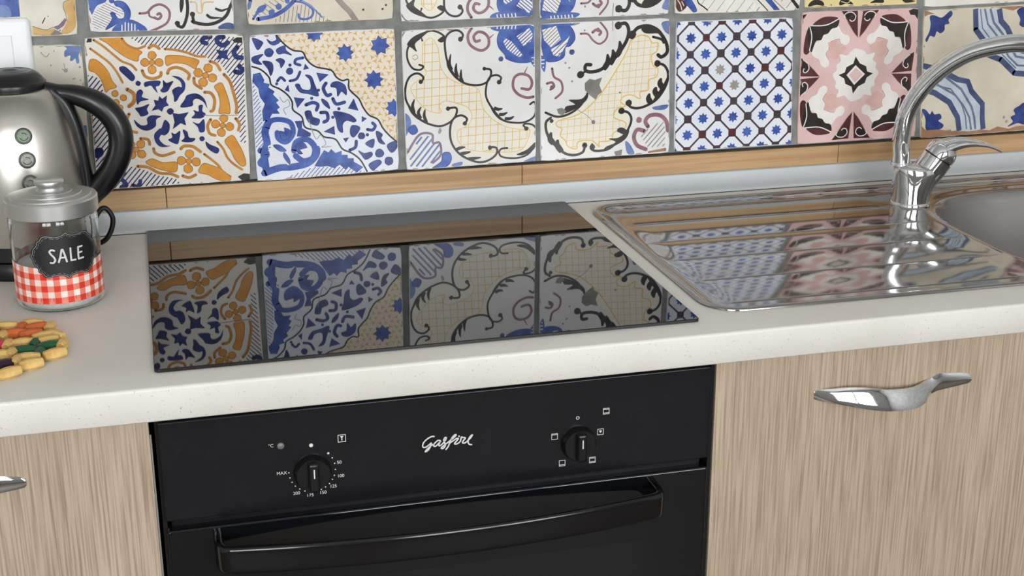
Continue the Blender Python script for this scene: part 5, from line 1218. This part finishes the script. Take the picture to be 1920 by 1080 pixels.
MB().tube(fx(spine), .0085, 14, flat=1.5).build('handle_spine', 'black_plastic', ket, smooth=True, angle=70)
vd = Vector((cam.location.x - kx, cam.location.y - ky, 0)).normalized(); rt = Vector((-vd.y, vd.x, 0))
def rad_at(z):
    for (r0, z0), (r1, z1) in zip(bp_, bp_[1:]):
        if z0 <= z <= z1: return r0 + (r1 - r0) * (z - z0) / (z1 - z0)
    return .07
for z, off, core in ((.1725, .0075, 'icon_green'), (.1450, .0085, 'icon_core'), (.1180, .0092, 'icon_core')):
    r = rad_at(z); th = math.asin(off / r); nrm = (vd * math.cos(th) + rt * math.sin(th)); sl = (rad_at(z + .005) - rad_at(z - .005)) / .010
    nn = (nrm - Vector((0, 0, sl))).normalized()
    c = Vector((kx, ky, ZW + z)) + nrm * (r - .0006)
    b = MB().lathe(c, [(.0098, 0), (.0098, .0012), (.0092, .0016), (.0072, .0016)], 32, axis=nn).build('badge', 'icon_ring', ket, smooth=True, angle=50)
    MB().lathe(c, [(.0071, .0005), (.0071, .0018), (.0045, .0019), (.0002, .0019)], 24, axis=nn).build('badge_face', core, b, smooth=True)
    u = Vector((0, 0, 1)).cross(nn).normalized(); v_ = nn.cross(u); m = MB()
    for a0, a1, rr in ((200, 340, .005), (20, 120, .0035)):
        pts = [c + nn * .0021 + (u * math.cos(math.radians(a0 + (a1 - a0) * k / 8)) + v_ * math.sin(math.radians(a0 + (a1 - a0) * k / 8))) * rr for k in range(9)]
        m.tube(pts, .0005, 6)
    m.build('badge_symbol', 'icon_ring', b)
cord = catmull([(-.078, -.080, .008), (-.066, -.082, .030), (-.056, -.081, .050), (-.0475, -.080, .054), (-.0405, -.080, .044), (-.0400, -.080, .034), (-.0450, -.080, .020), (-.0550, -.077, .009), (-.075, -.066, .0035), (-.12, -.030, .0035), (-.22, -.030, .0035), (-.4, -.05, .0035), (-.6, -.06, .0035)], False, 6)
c2 = MB().tube([W(*p) for p in cord], .0033, 10).build('power_cord', 'black_rubber', ket, smooth=True)

# ------------------------------------------------------------------ salt jar
jx, jy = -.098, -.276
jar = empty('salt_jar', (jx, jy, ZW), 'glass salt jar with red gingham print, black SALE label and aluminium lid', 'jar')
RJ = .0485
outer = catmull([(.036, .0), (.0445, .0012), (.0478, .0055), (.0485, .012), (.0485, .03), (.0485, .07), (.0485, .100), (.047, .106), (.0455, .110)], False, 3)
inner_ = catmull([(.0435, .110), (.0448, .104), (.0455, .098), (.0455, .07), (.0455, .03), (.0455, .010), (.042, .0028), (.02, .0014), (.0005, .0014)], False, 3)
MB().lathe((jx, jy, ZW), [(.0005, .0003)] + outer + inner_, 64).build('glass', 'glass', jar, smooth=True, angle=60)
MB().lathe((jx, jy, ZW), [(.0005, .0017), (.0412, .0029), (.0450, .0095), (.0450, .047), (.044, .0495), (.030, .0515), (.0005, .052)], 48).build('salt_fill', 'salt', jar, smooth=True, angle=60)
vd = Vector((cam.location.x - jx, cam.location.y - jy, 0)).normalized(); rt = Vector((-vd.y, vd.x, 0))
def place_jar(q, h):
    """q in mm: along the girth from the side facing the viewer, and height"""
    t = q[0] / 1000 / RJ; d_ = vd * math.cos(t) + rt * math.sin(t); r = RJ + .00005 + h
    return (jx + d_.x * r, jy + d_.y * r, ZW + q[1] / 1000)
band = MB(); nc, nr, hc = 44, 6, 6.9
for i in range(nc * 2):
    for j in range(nr):
        w_ = 2 * math.pi * RJ * 1000 / nc; x0 = (i / 2) * w_; x1 = x0 + w_ / 2
        mi = 0 if (i // 2) % 2 and j % 2 == 0 else (2 if not (i // 2) % 2 and j % 2 else 1)
        ph = lambda x: 1.0 + .16 * (.5 - .5 * math.cos(x / 1000 / RJ))
        z0, z1 = 12.0 + j * hc, 12.0 + (j + 1) * hc
        band.add([place_jar((x0, 12.0 + j * hc * ph(x0)), 0), place_jar((x1, 12.0 + j * hc * ph(x1)), 0), place_jar((x1, 12.0 + (j + 1) * hc * ph(x1)), 0), place_jar((x0, 12.0 + (j + 1) * hc * ph(x0)), 0)], [(0, 1, 2, 3)], mi)
bo = band.build('gingham_band', ['gingham_red', 'gingham_pink', 'gingham_white'], jar); bo['label'] = 'red and white gingham print'
LX, LZ = 10.6, 66.8
half = [(0, 26.0), (2.2, 24.0), (5.5, 22.4), (11, 22.0), (17, 23.6), (21.0, 22.4), (23.3, 18.5), (25.8, 17.0), (26.4, 13.0), (30.0, 8.5), (31.2, 3.0), (32.6, 0)]
quarter = [(x * 1.25, z * 1.04) for x, z in half]
outl = quarter + [(x, -z) for x, z in reversed(quarter[:-1])]
outl = outl + [(-x, z) for x, z in reversed(outl[1:-1])]
def grid_fill(poly, st=2.0):
    """cut a large outline into narrow strips so that it can follow the round glass"""
    out = []; xs_ = [p[0] for p in poly]; x = min(xs_)
    while x < max(xs_):
        out.append(clip(poly, [(x, 99), (x + st, 99), (x + st, -99), (x, -99)])); x += st
    return [p for p in out if len(p) > 2]
tr = lambda pols: [[(x + LX, z + LZ) for x, z in p] for p in pols]
smooth_out = catmull(outl, True, 3)
edge = smooth_out + [smooth_out[0]]
line = [(x * .955, z * .945) for x, z in edge]
letters = [[(-11.2, 6.6), (-13.6, 7.6), (-15.6, 5.8), (-14.4, 2.6), (-12.2, -.6), (-11.2, -4.2), (-13, -6.8), (-15.6, -6.6)],
           [(-8.2, -6.6), (-6.4, -1), (-4.6, 7), (-3.6, 7), (-2.0, 0), (-.8, -6.8)], [(-6.4, -1.8), (-1.8, -1.9)],
           [(3.6, 7.4), (3.4, 0), (3.4, -6.4), (7.6, -6.2)], [(15.4, 7.2), (11.2, 7.0), (10.8, 0), (10.8, -6.2), (15.8, -5.8)], [(11, .6), (14.6, 1.0)]]
lp = []
letters = [[(x * 1.16, z * 1.02) for x, z in st] for st in letters]
for i, st in enumerate(letters):
    path = catmull(st, False, 6) if i == 0 else st
    for a, b in zip(path, path[1:]): lp += ribbon([a, b], 2.0)
    lp += [disc(p, 1.0, 10) for p in path]
dash = [r for k, r in enumerate(ribbon([(x * .90, z * .87) for x, z in edge], .3)) if k % 3]
lay = [('label_black', tr(grid_fill(smooth_out))), ('print_grey', tr(ribbon(line, .5) + dash)), ('print_white', tr(lp))]
lb = paint_mesh('label', lay, None, place_jar, jar, '', step=.00012, base=.0002); lb['label'] = 'black plaque label with white hand lettering'
lidp = [(.0500, .1065), (.0505, .1072), (.0505, .1225), (.0495, .1242), (.044, .1250), (.0435, .1262), (.034, .1272), (.0335, .1284), (.024, .1294), (.0235, .1302), (.0150, .1306), (.0005, .1306)]
ld = MB().lathe((jx, jy, ZW), [(.0488, .1066)] + lidp, 64).build('jar_lid', 'lid_aluminium', jar, smooth=True, angle=30)
MB().lathe((jx, jy, ZW), [(.0155, .1300), (.0135, .1330), (.0135, .1355), (.0158, .1375), (.0163, .1410), (.0150, .1432), (.0100, .1442), (.0005, .1444)], 40).build('lid_knob', 'lid_aluminium', ld, smooth=True, angle=50)

# ------------------------------------------------------------------ bead trivet
tri = empty('bead_trivet', (-.185, -.440, ZW), 'round trivet of coloured wooden beads on the worktop beside the jar', 'trivet')
BEADS = [(-150.6, -369.3, -3, 's', 'natural'), (-134.7, -377.4, 0, 'e', 'orange'), (-124, -367.5, -2, 's', 'natural'), (-119.2, -381.6, -12, 's', 'orange'), (-105.3, -382.8, 0, 'e', 'natural'), (-140.8, -394.6, -4, 's', 'orange'),
         (-123.6, -401.7, -10, 's', 'orange'), (-152.4, -399, 0, 'e', 'natural'), (-97.7, -409.9, 14, 's', 'natural'), (-110.4, -411.5, -14, 's', 'natural'), (-90.2, -439.9, 0, 'e', 'natural'), (-130.8, -426.6, -7, 's', 'natural'),
         (-144.8, -427.6, 0, 'e', 'natural'), (-118, -432.5, 0, 'e', 'green'), (-106.7, -426.0, -14, 's', 'natural'), (-126.2, -450.3, -1, 's', 'green'), (-104.1, -443.3, -15, 's', 'green'), (-112.3, -461.5, 0, 'e', 'green'),
         (-96.9, -466.3, -17, 's', 'natural'), (-139.8, -454.8, 0, 'e', 'natural'), (-122.5, -472.2, -4, 's', 'natural'), (-118.5, -489.9, -13, 's', 'natural'), (-133.5, -479.1, 0, 'e', 'natural'), (-152.5, -427.9, -5, 's', 'red'),
         (-144.6, -486, -16, 's', 'purple'), (-138.2, -508.6, -18, 's', 'natural'), (-150.0, -457.1, -5, 's', 'natural')]
meshes = {}
def bead_mesh(colr, kind):
    if (colr, kind) in meshes: return meshes[colr, kind]
    me = bpy.data.meshes.new('bead'); L_ = .0122 if kind == 's' else .0082; v, f = [], []; n = 8
    for xx, r in ((-L_, .0036), (-L_ + .0010, .0050), (-.003, .0062), (.003, .0062), (L_ - .0010, .0050), (L_, .0036)):
        for k in range(n): a = 2 * math.pi * (k + .5) / n; v.append((xx, r * math.cos(a), r * math.sin(a)))
    for i in range(5):
        for k in range(n): f.append((i * n + k, i * n + (k + 1) % n, (i + 1) * n + (k + 1) % n, (i + 1) * n + k))
    f += [tuple(reversed(range(n))), tuple(range(5 * n, 6 * n))]
    me.from_pydata(v, [], f); me.materials.append(MATS['bead_' + colr]); me.update(); meshes[colr, kind] = me
    return me
done = []
def bead(x, y, ang, kind, colr):
    b = bpy.data.objects.new('bead', bead_mesh(colr, kind)); link(b, tri)
    b.location = Vector((x / 1000, y / 1000, ZW + .0057)) - tri.location; b.rotation_euler = (0, 0, math.radians(ang)); done.append((x, y))
for x, y, a, k, c in BEADS:
    wa = -14.7 + (math.degrees(math.atan(math.tan(math.radians(-a)) / .36)) if k == 's' else 88)
    bead(x, y, wa, k, c)
for x, y, a, k, c in BEADS:                            # the far half of the round trivet repeats the same flower pattern
    x2, y2 = -370 - x, -880 - y
    if all(math.hypot(x2 - p[0], y2 - p[1]) > 15 for p in done):
        wa = -14.7 + (math.degrees(math.atan(math.tan(math.radians(-a)) / .36)) if k == 's' else 88) + 180
        bead(x2, y2, wa, k, c)
for x in range(-245, -150, 26):
    for y in range(-520, -355, 17):
        if math.hypot(x + 185, y + 440) < 85 and all(math.hypot(x - p[0], y - p[1]) > 15.5 for p in done): bead(x, y, -14.7, 's', ('natural', 'red', 'natural', 'purple')[(x + y) % 4])

# ------------------------------------------------------------------ light switch
sw = empty('light_switch', (-.160, -.004, ZW + .235), 'white rocker switch plate on the tiled wall above the kettle', 'switch')
def plate_y(x0, x1, z0, z1, r, rings_):
    mb = MB(); rs = [[(x, y, z) for x, z in rrect(x0 + i, x1 - i, z0 + i, z1 - i, max(r - i, .001))] for i, y in rings_]; n = len(rs[0]); mb.v = [p for q in rs for p in q]
    for i in range(len(rs) - 1):
        for k in range(n): mb.f.append((i * n + k, i * n + (k + 1) % n, (i + 1) * n + (k + 1) % n, (i + 1) * n + k))
    mb.f += [tuple(reversed(range(n))), tuple(range((len(rs) - 1) * n, len(rs) * n))]; mb.m = [0] * len(mb.f)
    return mb
plate_y(-.240, -.1195, ZW + .200, ZW + .2868, .007, [(0, .0035), (0, -.004), (.002, -.0075), (.006, -.0085)]).build('cover_plate', 'white_plastic', sw, smooth=True, angle=50)
plate_y(-.2175, -.1420, ZW + .2185, ZW + .2665, .001, [(0, -.0080), (0, -.0088)]).build('recess', 'white_plastic', sw)
for a, b in ((-.2170, -.1800), (-.1794, -.1425)):
    plate_y(a, b, ZW + .2190, ZW + .2660, .001, [(0, -.0082), (0, -.0100), (.0008, -.0106)]).build('rocker', 'white_plastic', sw)
